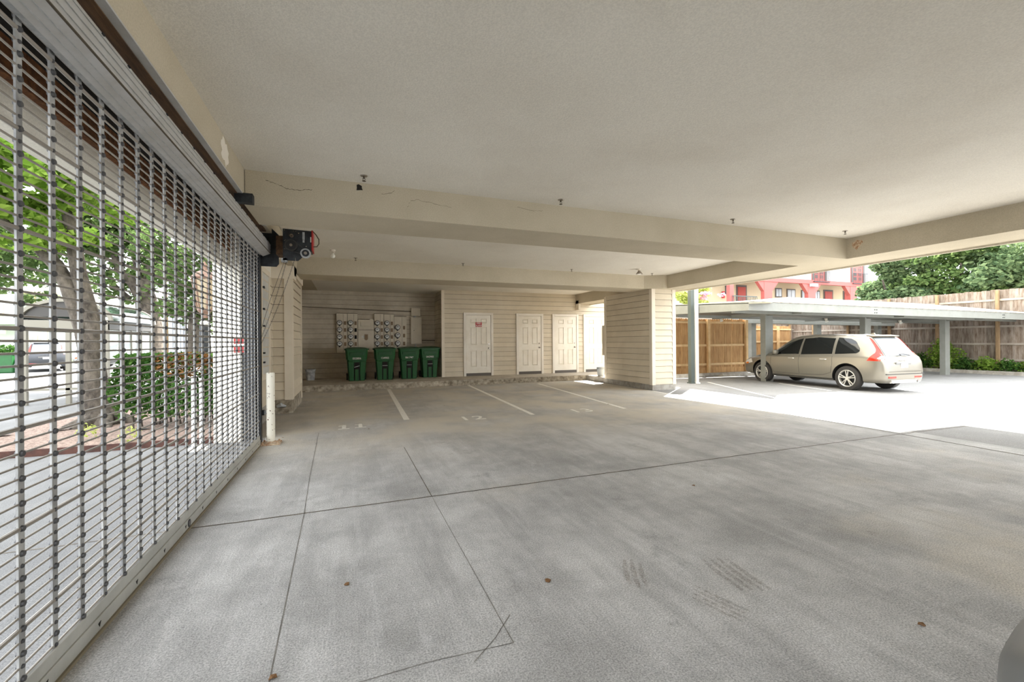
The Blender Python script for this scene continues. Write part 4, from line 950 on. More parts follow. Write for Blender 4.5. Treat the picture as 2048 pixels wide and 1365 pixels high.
# ------------------------------------------------------------------ carport
def cz(X): return 2.20-.0072*(X-10.6)
X0, X1, Y0 = 10.6, 42, 9.15
t = thing('carport', 'long grey steel carport roof on square posts beside the garage', 'carport', (0, 0, 0))
def slab4(b, pts, th, mi=0):
    vs = [(x, yy, z) for x, yy, z in pts]+[(x, yy, z-th) for x, yy, z in pts]
    b.add(vs, [(0, 1, 2, 3), (7, 6, 5, 4), (0, 4, 5, 1), (1, 5, 6, 2), (2, 6, 7, 3), (3, 7, 4, 0)], mi)
b = MB(); b.add([(X0, Y0, cz(X0)), (X1, Y0, cz(X1)), (X1, Y0, cz(X1)+.257), (X0, Y0, cz(X0)+.257), (X0, Y0+.06, cz(X0)), (X1, Y0+.06, cz(X1)), (X1, Y0+.06, cz(X1)+.257), (X0, Y0+.06, cz(X0)+.257)],
      [(0, 1, 2, 3), (5, 4, 7, 6), (0, 4, 5, 1), (3, 2, 6, 7), (0, 3, 7, 4), (1, 5, 6, 2)]); part(b, 'front_fascia', M['cpsteel'], t)
b = MB(); b.add([(X0, Y0+.06, 2.20), (X0, 14.0, 2.31), (X0, 14.0, 2.69), (X0, Y0+.06, 2.457), (X0+.06, Y0+.06, 2.20), (X0+.06, 14.0, 2.31), (X0+.06, 14.0, 2.69), (X0+.06, Y0+.06, 2.457)],
      [(0, 1, 2, 3), (5, 4, 7, 6), (0, 4, 5, 1), (3, 2, 6, 7), (1, 5, 6, 2), (0, 3, 7, 4)]); part(b, 'side_fascia', M['cpsteel'], t)
b = MB(); slab4(b, [(X0, Y0-.02, 2.475), (X1, Y0-.02, cz(X1)+.275), (X1, 13.2, 3.04), (17.5, 13.2, 3.167)], .02)
k = 0
for i in range(90):
    x = X0+.15+i*.36
    if x < X1: b.box(x, x+.10, Y0-.035, Y0, cz(x)+.257, cz(x)+.277)
part(b, 'roof_sheet', M['cproof'], t)
b = MB(); slab4(b, [(X0, 8.46, 2.37), (16.6, 12.5, 3.05), (16.6, 13.3, 2.7), (X0, 14.0, 2.69)], .02); part(b, 'roof_wing', M['cproof'], t)
b = MB(); slab4(b, [(X0+.06, Y0+.06, 2.31), (X1, Y0+.06, cz(X1)+.1), (X1, 14.0, cz(X1)+.2), (X0+.06, 14.0, 2.43)], .03); part(b, 'deck_underside', M['cpsteel'], t)
b = MB()
for yy in (9.9, 12.3): slab4(b, [(X0+.3, yy, cz(X0)+.08), (X1, yy, cz(X1)+.08), (X1, yy+.12, cz(X1)+.08), (X0+.3, yy+.12, cz(X0)+.08)], .10)
part(b, 'purlin', M['cpsteel'], t)
for x in (13.45, 18.67, 23.9, 29.1):
    b = MB(); b.box(x-.1, x+.1, 9.6, 13.2, cz(x)+.0, cz(x)+.11); part(b, 'cross_beam', M['cpsteel'], t)
    b = MB(); b.box(x-.18, x+.12, 10.80, 11.0, zg(x)-.02, cz(x)+.12); b.box(x+.12, x+.2, 10.82, 10.98, zg(x)-.02, cz(x)+.1)
    part(b, 'post', M['cpsteel'], t, bevel=.008)
for x in (16.2, 24.0):
    for dx in (-.05, .05):
        for dz in (.06, .16): b = MB(); b.cyl((x+dx, Y0, cz(x)+dz), (x+dx, Y0-.014, cz(x)+dz), .016, n=8); part(b, 'bolt', M['black'], t)
t = thing('carport', 'second carport roof standing behind the first one', 'carport', (0, 0, 0))
b = MB(); slab4(b, [(12.4, 14.4, 2.42), (42, 14.4, 2.2), (42, 17, 2.3), (12.4, 17, 2.5)], .13); part(b, 'roof_deck', [M['bldg_white']], t)
b = MB(); slab4(b, [(15.2, 14.35, 2.28), (42, 14.35, 2.08), (42, 14.42, 2.08), (15.2, 14.42, 2.28)], .16); slab4(b, [(15.2, 14.4, 2.2), (42, 14.4, 2.0), (42, 17, 2.1), (15.2, 17, 2.26)], .03); part(b, 'rear_fascia', M['cpsteel'], t)
for x in (17.1, 21.4, 26.0):
    b = MB(); b.box(x-.14, x+.14, 14.5, 14.7, zg(x), 2.12); part(b, 'post', M['cpsteel'], t)
for i, (x, yy) in enumerate(((13.9, 13.3), (18.4, 12.2), (23.3, 12.2))):
    t = thing('carport_lamp', ['small white floodlight under the carport left of the nearest post', 'small white floodlight under the carport above the car roof', 'small white floodlight under the carport right of the car'][i], 'lamp', (x, yy, cz(x)+.08), 0, 'carport floodlights')
    b = MB(); b.cyl((0, 0, 0), (0, 0, -.05), .06, n=12); part(b, 'mount', M['white'], t); b = MB(); b.cyl((0, 0, -.05), (0, -.05, -.14), .035, .06, n=12); part(b, 'lamp_head', M['bulb'], t)
for x, yy, m, n, lab, r in ((10.52, 11.05, 'post_white', 'pole', 'white steel pole right of the boxed column', .05), (10.37, 11.12, 'teal', 'pole', 'grey-green steel pole right of the boxed column', .072)):
    b = MB(); b.box(x-r, x+r, yy-r, yy+r, zg(x)-.03, 4.6); b.box(x-r-.03, x+r+.03, yy-r-.03, yy+r+.03, zg(x)-.03, .0); o = b.build(n, M[m], loc=(x, yy, 0), bevel=.012); tag(o, lab, 'pole')
ws = None
for i, (x0, x1, yy) in enumerate(((10.4, 12.75, 12.95), (13.6, 15.6, 12.95))):
    b = MB(); b.prism([(yy, 0), (yy+.2, 0), (yy+.15, .12), (yy+.05, .12)], 'x', x0+.06, x1-.06); b.prism([(yy, 0), (yy+.2, 0), (yy+.15, .05), (yy+.05, .05)], 'x', x0, x1)
    b.v = [(v[0], v[1], v[2]+zg(x0)) for v in b.v]
    o = b.build('wheel_stop', M['base'], loc=(x0, yy, 0)); tag(o, ['concrete wheel stop behind the steel poles', 'concrete wheel stop left of the parked car'][i], 'wheel stop', 'concrete wheel stops')
b = MB(); b.box(10, 20.5, 13.6, 13.75, -.3, .03); b.box(26.1, 26.35, 2, 22, -.4, -.07); b.box(26.35, 26.95, 2, 22, -.4, -.12, 1); struct('kerb_yard', b, [M['base'], M['soil']])
# ------------------------------------------------------------------ fences
def fence(name, lab, p0, p1, z0, z1, post_at, rails, mb_, mp, mr, side, picket=.14, dog=True, kick=False):
    """board fence from p0 to p1; rails and posts on the given side"""
    p0 = Vector((p0[0], p0[1], 0)); p1 = Vector((p1[0], p1[1], 0)); d = (p1-p0); L = d.length; d.normalize(); n = Vector((-d.y, d.x, 0))*side
    t = thing(name, lab, 'fence', (p0.x, p0.y, 0))
    def P3(u, w, z): v = d*u+n*w; return (v.x, v.y, z)
    def bx(b, u0, u1, w0, w1, a, c):
        b.add([P3(u0, w0, a), P3(u1, w0, a), P3(u1, w1, a), P3(u0, w1, a), P3(u0, w0, c), P3(u1, w0, c), P3(u1, w1, c), P3(u0, w1, c)], [(0, 3, 2, 1), (4, 5, 6, 7), (0, 1, 5, 4), (1, 2, 6, 5), (2, 3, 7, 6), (3, 0, 4, 7)])
    b = MB(); u = 0
    while u < L:
        w = picket*random.uniform(.93, 1.0); h = z1+random.uniform(-.02, .02); q = random.uniform(-.006, .006); u1 = min(u+w, L); c = .025
        if dog:
            vs = [P3(a, s+q, z) for s in (0, .018) for a, z in ((u, z0), (u1, z0), (u1, h-c), (u1-c, h), (u+c, h), (u, h-c))]
            b.add(vs, [(0, 1, 2, 3, 4, 5), (11, 10, 9, 8, 7, 6)]+[(i, (i+1) % 6, 6+(i+1) % 6, 6+i) for i in range(6)])
        else: bx(b, u, u+w+.012, q, q+.018, z0, h)
        u += picket*(1.015 if dog else .985)
    part(b, 'boards', mb_, t)
    for z in rails: b = MB(); bx(b, 0, L, .03, .07, z-.045, z+.045); part(b, 'rail', mr, t)
    for u in post_at: b = MB(); bx(b, u-.055, u+.055, .05, .16, z0-.1, z1-.03); part(b, 'post', mp, t)
    if kick: b = MB(); bx(b, 0, L, .02, .05, z0-.02, z0+.24); part(b, 'kick_board', mb_, t)
    return t
random.seed(11)
fence('board_fence', 'new honey brown board fence behind the steel poles', (10.6, 14.1), (16.15, 14.1), -.02, 2.25, (3.35, 5.45), (.36, 1.15, 2.10), M['woodnew'], M['woodlight'], M['woodlight'], -1, .115, kick=True)
fence('board_fence', 'low brown board fence between the carport posts, behind the car bonnet', (19.6, 18.1), (24.2, 18.1), -.2, 2.15, (1.4, 3.5), (1.25, 1.95), M['woodnew'], M['woodlight'], M['woodlight'], -1, .12)
fence('board_fence', 'tall weathered grey board fence along the right side of the yard', (27, 20), (27, -2), -.25, 3.5, [20-v for v in (18.6, 16.6, 14.56, 12.55, 10.44, 8.3, 6.1, 3.9, 1.7)], (.40, 1.10, 1.88, 3.05), M['woodold'], M['woodpost'], M['woodrail'], -1, .15, dog=False)
fence('board_fence', 'weathered board fence closing the yard behind the carport', (24.0, 20), (27.2, 20), -.25, 2.7, (1.2, 2.6), (1.1, 2.0), M['woodold'], M['woodpost'], M['woodrail'], -1, .15, dog=False)
# ------------------------------------------------------------------ foliage
def leaves(b, blobs, n, size, rnd, mi=0, shell=.45):
    tot = sum(bl[3]*bl[4]*bl[5] for bl in blobs)
    for bl in blobs:
        for _ in range(int(n*bl[3]*bl[4]*bl[5]/tot)):
            u = Vector((rnd.gauss(0, 1), rnd.gauss(0, 1), rnd.gauss(0, 1))).normalized()*(shell+(1-shell)*rnd.random()**.6)
            c = Vector((bl[0]+u.x*bl[3], bl[1]+u.y*bl[4], bl[2]+u.z*bl[5]))
            a = Vector((rnd.gauss(0, 1), rnd.gauss(0, 1), rnd.gauss(0, .5))).normalized(); w = a.cross(Vector((rnd.gauss(0, 1), rnd.gauss(0, 1), rnd.gauss(0, 1)))).normalized()
            s = size*rnd.uniform(.6, 1.25); up = a.cross(w)*s*.15
            b.add([c-a*s*.5, c+w*s*.36+up, c+a*s*.55, c-w*s*.36+up], [(0, 1, 2, 3)], mi)
def clumps(rnd, blobs, k, f=.42):
    out = []
    for bl in blobs:
        for _ in range(k):
            u = Vector((rnd.gauss(0, 1), rnd.gauss(0, 1), rnd.gauss(0, 1))).normalized()*rnd.uniform(.45, .95)
            q = f*rnd.uniform(.6, 1.1); out.append((bl[0]+u.x*bl[3], bl[1]+u.y*bl[4], bl[2]+u.z*bl[5], bl[3]*q, bl[4]*q, bl[5]*q*.8))
    return out
def tree(name, lab, base, limbs, blobs, n, size, lm, seed, k=9, group=None, cat='tree'):
    rnd = random.Random(seed); t = thing(name, lab, cat, (0, 0, 0), 0, group)
    if limbs:
        b = MB()
        for pts, rs in limbs: b.tube(pts, rs, 10)
        part(b, 'trunk', M['bark'], t, smooth=True)
    b = MB(); leaves(b, clumps(rnd, blobs, k) if k else blobs, n, size, rnd); o = part(b, 'foliage', lm, t, fix=False)
    return t
Y1 = 9.3
def T(px, py, Yp): v = at(px, py, Yp); return (v.x, v.y, v.z)
def TT(lst, Yp): return [T(a, c, Yp) for a, c in lst]
limbs = [(TT([(208, 868), (200, 835), (193, 790), (186, 740), (180, 700)], Y1), [.34, .22, .18, .165, .16]),
         (TT([(180, 702), (168, 655), (150, 610), (136, 570), (112, 530), (60, 478), (0, 440), (-60, 400)], Y1), [.15, .13, .115, .11, .10, .085, .075, .06]),
         (TT([(184, 700), (186, 650), (172, 600), (158, 550), (150, 500), (140, 440), (118, 330), (90, 240)], Y1), [.14, .12, .11, .105, .10, .09, .07, .05]),
         (TT([(112, 530), (70, 440), (20, 370), (-30, 300)], Y1), [.07, .06, .05, .04])]
gx, gy, gz = T(208, 856, Y1)
for a in (0, .9, 2.0, 3.3, 4.2, 5.2): limbs.append(([(gx, gy, .22), (gx+.28*math.cos(a), gy+.28*math.sin(a), .07), (gx+.55*math.cos(a), gy+.5*math.sin(a), -.02)], [.14, .09, .03]))
def B(px, py, Yp, rx, ry, rz): v = at(px, py, Yp); return (v.x, v.y, v.z, rx, ry, rz)
t1 = tree('street_tree', 'maple with mottled leaning trunk and bright leaves just outside the grille', None, limbs,
     [B(60, 330, 8.6, .9, 1.0, .45), B(-30, 400, 8.8, .8, .9, .5), B(150, 400, 9.3, .7, .8, .4), B(30, 470, 9.0, .75, .8, .35), B(-60, 300, 8.4, 1, 1, .6), B(110, 330, 8.6, .7, .8, .4), B(165, 465, 9.8, .35, .5, .3), B(150, 626, 9.2, .16, .16, .06)], 5200, .15, M['leaf_bright'], 5)
tree('street_tree', 'dense green tree with dark branches rising behind the bus shelter', None,
     [(TT([(300, 720), (300, 650), (296, 620), (290, 590)], 17.3), [.38, .33, .3, .27]), (TT([(292, 610), (262, 560), (238, 540), (225, 500)], 17.3), [.2, .15, .12, .08]), (TT([(292, 595), (300, 540), (325, 515), (330, 470)], 17.3), [.22, .16, .12, .07]), (TT([(292, 590), (278, 540), (262, 500)], 17.3), [.16, .1, .06]), (TT([(255, 600), (225, 570), (215, 540)], 17.3), [.14, .09, .05])],
     [B(250, 520, 17.3, 1.3, 1.6, .9), B(310, 470, 17.6, 1.6, 1.8, 1.1), B(215, 470, 17.5, 1.5, 1.6, .9), B(270, 410, 17.5, 1.9, 2, 1.0), B(230, 575, 17.2, .9, 1.0, .6), B(330, 560, 17.3, .9, 1, .7), B(180, 420, 17.2, 1.5, 1.5, 1.1), B(40, 560, 17.5, 1.2, 1.2, .7), B(70, 470, 18, 2.2, 2, 1.3), B(-10, 500, 18, 1.6, 1.4, 1.2)], 15000, .17, M['leaf_mid'], 9)
tree('street_tree', 'dark-trunked tree behind the copper lantern', None,
     [(TT([(400, 730), (398, 650), (402, 600), (408, 560)], 14.5), [.3, .26, .22, .18]), (TT([(420, 640), (424, 560), (430, 500)], 14.6), [.2, .16, .1])],
     [B(385, 620, 14.5, .8, .9, .7), B(420, 560, 14.4, .8, .9, .7), B(380, 540, 14.6, .9, 1, .7), B(415, 640, 14.5, .6, .8, .5), B(360, 480, 14.8, 1.2, 1.2, .7), B(420, 490, 14.8, 1.0, 1.2, .7)], 5600, .13, M['leaf_mid'], 12)
# hedge
t = thing('hedge', 'clipped green hedge with a brown patch behind the white bollards', 'hedge', (0, 0, 0))
rnd = random.Random(4); b = MB()
for i in range(9000):
    face = rnd.random(); x = rnd.uniform(-3.35, -1.93); yy = rnd.uniform(8.25, 9.6); z = rnd.uniform(.22, 1.2)
    if face < .3: z = 1.2-abs(rnd.gauss(0, .05))
    elif face < .72: yy = 8.25+abs(rnd.gauss(0, .06))
    elif face < .86: x = -1.93-abs(rnd.gauss(0, .05))
    elif face < .94: x = -3.35+abs(rnd.gauss(0, .05))
    x += .06*math.sin(z*7); yy += .05*math.sin(x*6)
    if z < .35 and rnd.random() < .55: continue
    brown = math.hypot((x+2.45)/.42, (z-1.05)/.22) < 1 and rnd.random() < .7
    a = Vector((rnd.gauss(0, 1), rnd.gauss(0, 1), rnd.gauss(0, .7))).normalized(); w = a.cross(Vector((rnd.gauss(0, 1), rnd.gauss(0, 1), rnd.gauss(0, 1)))).normalized(); s = .075*rnd.uniform(.6, 1.3); c = Vector((x, yy, z))
    b.add([c-a*s*.5, c+w*s*.3, c+a*s*.55, c-w*s*.3], [(0, 1, 2, 3)], 1 if brown else 0)
part(b, 'foliage', [M['leaf_hedge'], M['leaf_brown']], t, fix=False)
b = MB()
for i in range(26): x = rnd.uniform(-3.2, -2.05); yy = rnd.uniform(8.4, 9.3); b.tube([(x, yy, -.02), (x+rnd.uniform(-.1, .1), yy, .35), (x+rnd.uniform(-.2, .2), yy+rnd.uniform(-.1, .1), .8)], [.018, .013, .006], 6)
part(b, 'stems', M['bark'], t)
# gravel bed with steel edging
b = MB(); b.prism([(-1.78, 7.06), (-4.15, 7.06), (-5.05, 9.0), (-4.75, 10.6), (-4.7, 11.4), (-1.78, 11.4)], 'z', -.12, .02); o = struct('gravel_bed', b, M['gravel'])
b = MB(); b.box(-4.15, -1.75, 7.02, 7.05, -.05, .085); b.prism([(-4.15, 7.02), (-5.1, 9.0), (-5.07, 9.02), (-4.12, 7.04)], 'z', -.05, .06); o = b.build('steel_edging', M['edging'], loc=(-4, 7, 0)); tag(o, 'rusted steel edging in front of the pink gravel bed', 'edging')
rnd = random.Random(2)
for i in range(5):
    b = MB(); x = -4.0+rnd.uniform(-.9, 1.1); yy = 8.3+rnd.uniform(0, .8); a = rnd.random()*3
    pts = [(x+math.cos(a+k)*.16*rnd.uniform(.4, 1.1), yy+math.sin(a+k)*.1*rnd.uniform(.4, 1.1), .025+.03*rnd.random()) for k in range(6)]; b.add(pts, [(0, 1, 2, 3, 4, 5)]); o = b.build('plastic_scrap', M['black'], loc=(x, yy, .02), fix=False); tag(o, 'torn black weed liner scrap lying on the gravel at the tree foot', 'scrap', 'black liner scraps on the gravel')
for i, (x, yy) in enumerate(((-2.86, 7.5), (-3.5, 7.9))):
    t = thing('weed', ['low green weed in the gravel right behind the edging', 'small green weed in the gravel left of the tree'][i], 'weed', (0, 0, 0), 0, 'weeds in the gravel'); b = MB(); leaves(b, [(x, yy, .12, .13, .1, .12)], 60, .05, random.Random(i)); part(b, 'foliage', M['leaf_yellow'], t, fix=False)
for i, (x, yy) in enumerate(((-1.86, 6.62), (-1.79, 6.67))):
    t = thing('bollard', ['white post on a crumbled white base outside the grille, left of two', 'white post on a crumbled white base outside the grille, right of two'][i], 'bollard', (x, yy, 0), 0, 'white posts outside the grille')
    b = MB(); b.box(-.024, .024, -.024, .024, .03, .95-.03*i); part(b, 'post', M['post_white'], t, bevel=.004); b = MB(); b.lathe((0, 0, 0), [(0, 0), (.085, 0), (.07, .03), (.03, .05), (0, .05)], 9); part(b, 'base_mound', M['post_white'], t)
# copper lantern on a dark post
px = at(410, 700, 9.9)
t = thing('street_lantern', 'copper lantern on a dark post rising behind the hedge', 'lamp', (px.x, 9.9, 0))
b = MB(); b.cyl((0, 0, 0), (0, 0, 1.75), .07, .06, n=14); b.cyl((0, 0, 1.2), (0, 0, 1.72), .1, .085, n=14); part(b, 'post', M['black'], t, smooth=True)
b = MB(); b.lathe((0, 0, 1.72), [(0, 0), (.07, .01), (.09, .05), (.05, .10), (.0, .1)], 16); part(b, 'white_globe', M['bulb'], t, smooth=True)
b = MB(); b.lathe((0, 0, 1.86), [(0, 0), (.05, 0), (.06, .08), (.11, .12), (.13, .15), (.13, .18), (0, .18)], 6); part(b, 'lantern_base', M['copper'], t); b = MB(); b.lathe((0, 0, 2.60), [(.21, 0), (.23, .03), (.16, .12), (.06, .18), (.04, .24), (.055, .27), (.02, .33), (0, .36)], 12); part(b, 'lantern_cap', M['copper'], t)
b = MB()
for k in range(6):
    a = k/6*2*math.pi; b.tube([(.125*math.cos(a), .125*math.sin(a), 2.04), (.21*math.cos(a), .21*math.sin(a), 2.61)], .014, 6)
part(b, 'lantern_frame', M['copper'], t)
b = MB(); b.lathe((0, 0, 2.04), [(.115, 0), (.195, .56)], 6); part(b, 'lantern_glass', M['lampglass'], t)
# fluted grey column beyond
v = at(358, 700, 20)
t = thing('fluted_column', 'pale fluted column standing beyond the hedge', 'column', (v.x, 20, 0))
for k in range(5): b = MB(); b.cyl((-.24+.12*k, .03*(k % 2), 0), (-.27+.115*k, .03*(k % 2), 5.0), .06, n=12); part(b, 'flute', M['fluted'], t, smooth=True)
b = MB(); b.cyl((-.35, .0, 0), (-.42, 0, 4.4), .045, n=8); part(b, 'wooden_brace', M['woodpost'], t)
# ------------------------------------------------------------------ bus shelter
t = thing('bus_shelter', 'glazed bus shelter with a barrel roof on the pavement', 'bus shelter', (-6.83, 13.0, 0))
Wd, Ld, ez = 1.46, 2.4, 1.93
for x, yy in ((0, 0), (Wd*.52, 0), (Wd, 0), (0, Ld), (Wd, Ld)):
    b = MB(); b.box(x-.04, x+.04, yy-.04, yy+.04, 0, ez); part(b, 'frame_post', M['shelter'], t)
for r in ((-.05, .05, ez-.22, ez), (-.04, .04, .32, .37), (Ld-.05, Ld+.05, ez-.22, ez)): b = MB(); b.box(-.04, Wd+.04, *r); part(b, 'cross_rail', M['shelter'], t)
for r in ((Wd-.05, Wd+.05, 0, Ld, ez-.20, ez+.02), (-.05, .05, 0, Ld, ez-.20, ez+.02)): b = MB(); b.box(*r); part(b, 'eaves_band', M['shelter_dark'], t)
for r in ((Wd-.03, Wd+.03, 0, Ld, .92, .98), (Wd-.03, Wd+.03, 0, Ld, .14, .22)): b = MB(); b.box(*r); part(b, 'side_rail', M['shelter_dark'], t)
for k in range(5): b = MB(); b.box(Wd-.025, Wd+.025, Ld*k/4-.025+.02, Ld*k/4+.025, .0, ez-.2); part(b, 'mullion', M['shelter'], t)
def arc(k, n, h, grow=0): a = math.pi*k/n; return (Wd/2-(Wd/2+.12+grow)*math.cos(a), ez+(h+grow)*math.sin(a))
b = MB(); n = 16; poly = [arc(k, n, .50) for k in range(n+1)]+[arc(k, n, .50, -.07) for k in range(n, -1, -1)]
for yy in (-.06, Ld-.02): 
    o_ = len(b.v); vs = [(u, yy, w) for u, w in poly]+[(u, yy+.08, w) for u, w in poly]; q = len(poly)
    b.add(vs, [(k, k+1, q-2-k, q-1-k) for k in range(n)]+[(q+k, q+q-1-k, q+q-2-k, q+k+1) for k in range(n)]+[(k, q+k, q+k+1, k+1) for k in range(n)]+[(q-1-k, q-2-k, q+q-2-k, q+q-1-k) for k in range(n)])
part(b, 'roof_arch', M['shelter'], t, fix=False)
b = MB(); vs = [(arc(k, n, .46)[0], yy, arc(k, n, .46)[1]) for yy in (0, Ld) for k in range(n+1)]; b.add(vs, [(k, k+1, n+2+k, n+1+k) for k in range(n)]); part(b, 'barrel_roof', M['shelterroof'], t, fix=False)
b = MB(); b.add([(arc(k, n, .42)[0], -.0, arc(k, n, .42)[1]) for k in range(1, n)], [tuple(range(n-1))]); part(b, 'gable_panel', M['shelter_dark'], t, fix=False)
for k in range(4): b = MB(); b.box(Wd-.004, Wd+.004, Ld*k/4+.05, Ld*(k+1)/4-.02, 1.0, ez-.22); part(b, 'glass_pane', M['pane'], t)
b = MB(); b.box(.3, .8, 1.2, 1.9, .38, .44); part(b, 'bench', M['shelter'], t)
# ------------------------------------------------------------------ red placard on the pier
t = thing('fire_placard', 'small red and white placard on the white pier beyond the grille', 'sign', (-1.49, 6.981, 1.24))
b = MB(); b.box(0, .035, -.02, 0, 0, .20); b.box(.05, .085, -.02, 0, 0, .20); b.box(.10, .125, -.02, 0, 0, .20); part(b, 'red_plate', M['red'], t)
b = MB(); b.box(0, .125, -.024, -.02, .09, .12); part(b, 'white_band', M['paintw'], t)
# ------------------------------------------------------------------ buildings across the street
def windows(t, Yp, rects, glass='bldg_glass', frame='bldg_dark', d=.06):
    for x0, y0, x1, y1 in rects:
        a = at(x0, y1, Yp); c = at(x1, y0, Yp); b = MB(); b.box(a.x, c.x, Yp-d, Yp, a.z, c.z); w = part(b, 'window', M[frame], t)
        e = min(.12, (c.x-a.x)*.15); b = MB(); b.box(a.x+e, (a.x+c.x)/2-e*.3, Yp-d-.02, Yp-d, a.z+e, c.z-e); b.box((a.x+c.x)/2+e*.3, c.x-e, Yp-d-.02, Yp-d, a.z+e, c.z-e); b.build('window_pane', M[glass], w)
t = thing('apartment_building', 'white apartment building across the street, left of the leaning tree', 'building', (0, 0, 0))
a = at(-160, 690, 52); c = at(133, 560, 52); b = MB(); b.box(a.x-20, c.x, 52, 62, 0, c.z); b.box(a.x-20, at(40, 600, 51).x, 50.8, 52, 3.2, at(0, 560, 51).z+1.5); part(b, 'wall', M['bldg_white'], t)
b = MB(); v = at(20, 583, 51); w_ = at(100, 583, 51); b.box(v.x, w_.x, 50.9, 52, v.z-.15, v.z+.05); part(b, 'balcony_slab', M['bldg_cream'], t)
windows(t, 50.8, [(-30, 608, 8, 632), (-20, 655, 12, 668), (2, 575, 12, 592)], frame='bldg_cream')
windows(t, 52, [(50, 592, 72, 606), (80, 592, 92, 606), (58, 672, 76, 684), (82, 658, 96, 684), (128, 655, 133, 684), (50, 542, 70, 556)], frame='bldg_cream')
t = thing('apartment_building', 'white apartment building seen between the shelter and the lantern', 'building', (0, 0, 0))
a = at(150, 690, 62); c = at(400, 610, 62); b = MB(); b.box(a.x, c.x, 62, 72, 0, c.z+1); b.box(at(312, 690, 61).x, at(330, 690, 61).x, 60.8, 62, 0, at(320, 600, 61).z); part(b, 'wall', M['bldg_white'], t)
windows(t, 60.8, [(316, 648, 326, 656), (316, 622, 326, 632)], frame='bldg_cream'); windows(t, 62, [(212, 640, 224, 652), (240, 640, 250, 652), (355, 665, 364, 676), (372, 665, 380, 676), (300, 625, 306, 636)], frame='bldg_cream')
t = thing('picket_railing', 'pale metal picket railing across the street', 'fence', (0, 0, 0))
a = at(-80, 684, 47.5); c = at(300, 686, 47.5); b = MB()
for z in (.2, 1.45): b.box(a.x, c.x, 47.46, 47.5, z, z+.05)
part(b, 'rail', M['galv'], t)
b = MB(); k = a.x
while k < c.x: b.box(k, k+.03, 47.4, 47.43, .05, 1.6); k += .22
part(b, 'pickets', M['galv'], t)
for i, (p0, p1, hh) in enumerate(((-40, 32, 1.6), (60, 100, 1.5))):
    a = at(p0, 700, 46.6); c = at(p1, 700, 46.6); t = thing('shrub', ['row of green shrubs at the railing across the street, left of the shelter', 'green shrubs at the railing seen through the shelter'][i], 'shrub', (0, 0, 0), 0, 'shrubs across the street'); b = MB()
    leaves(b, [(a.x+(c.x-a.x)*q/5, 46.6, hh*.45, (c.x-a.x)/8, .6, hh*.45) for q in range(6)], 1500, .22, random.Random(i+40), shell=.2); part(b, 'foliage', M['leaf_hedge'], t, fix=False)
v = at(7, 735, 30); t = thing('utility_cabinet', 'green utility cabinet on the far verge', 'cabinet', (v.x, 30, -.05)); b = MB(); b.box(-.6, .55, -.4, .4, 0, .95); part(b, 'cabinet_body', M['greenp'], t, bevel=.05); b = MB(); b.box(-.65, .6, -.45, .45, .95, 1.0); part(b, 'cabinet_lid', M['teal'], t)
# ------------------------------------------------------------------ pink-arcaded building behind the yard
t = thing('apartment_building', 'cream apartment building with a salmon pink arcade behind the carport', 'building', (0, 0, 0))
YB2 = 34.5; YA = 32.0
a = at(1462, 600, YA); c = at(1755, 573, YA)
b = MB(); b.box(at(1425, 600, YB2).x, at(1790, 600, YB2).x, YB2, YB2+8, -1, 15); part(b, 'wall', M['bldg_cream'], t)
zt0 = at(1540, 556, YA).z; zt1 = zt0-.42
b = MB(); b.box(a.x-2.5, c.x+6, YA, YB2+.1, zt0, 15); wl = part(b, 'upper_wall', M['bldg_white'], t)
b = MB(); 
for k in range(24): b.box(a.x-2.5, c.x+6, YA-.02, YA, zt0+.3*k+.3, zt0+.3*k+.32)
b.build('siding_line', M['bldg_cream'], wl)
b = MB(); b.box(a.x-1.0, c.x+6, YA-.25, YA+.1, zt1, zt0); part(b, 'arcade_beam', M['bldg_pink'], t)
b = MB(); b.box(a.x-2, c.x+6, YA, YB2, 3.4, 3.75); part(b, 'gallery_floor', M['bldg_cream'], t)
for pxx, w in ((1462, .5), (1535, 1.1), (1622, 1.1), (1705, 1.0), (1790, 1.0)):
    v = at(pxx, 600, YA-.1); b = MB(); b.box(v.x-w/2, v.x+w/2, YA-.2, YA+.2, -.5, zt1)
    if w > .6: b.prism([(v.x-w/2-.9, zt1), (v.x+w/2+.9, zt1), (v.x+w/2, zt1-1.0), (v.x-w/2, zt1-1.0)], 'y', YA-.18, YA+.18)
    part(b, 'arcade_post', M['bldg_pink'], t)
for r in ((1475, 575, 1490, 604), (1649, 584, 1663, 606), (1688, 586, 1697, 606)):
    p = at(r[0], r[3], YB2); q = at(r[2], r[1], YB2); b = MB(); b.box(p.x-.2, q.x+.2, YB2-.05, YB2, p.z-1.0, q.z+.2); d = part(b, 'door_frame', M['bldg_dark'], t); b = MB(); b.box(p.x, q.x, YB2-.09, YB2-.05, p.z-1.0, q.z); b.build('door_leaf', M['bldg_door'], d)
windows(t, YB2, [(1450, 572, 1462, 590), (1550, 577, 1563, 595), (1573, 579, 1590, 597), (1602, 581, 1614, 599), (1628, 582, 1639, 599), (1711, 586, 1722, 603), (1730, 587, 1744, 603), (1754, 588, 1764, 603)])
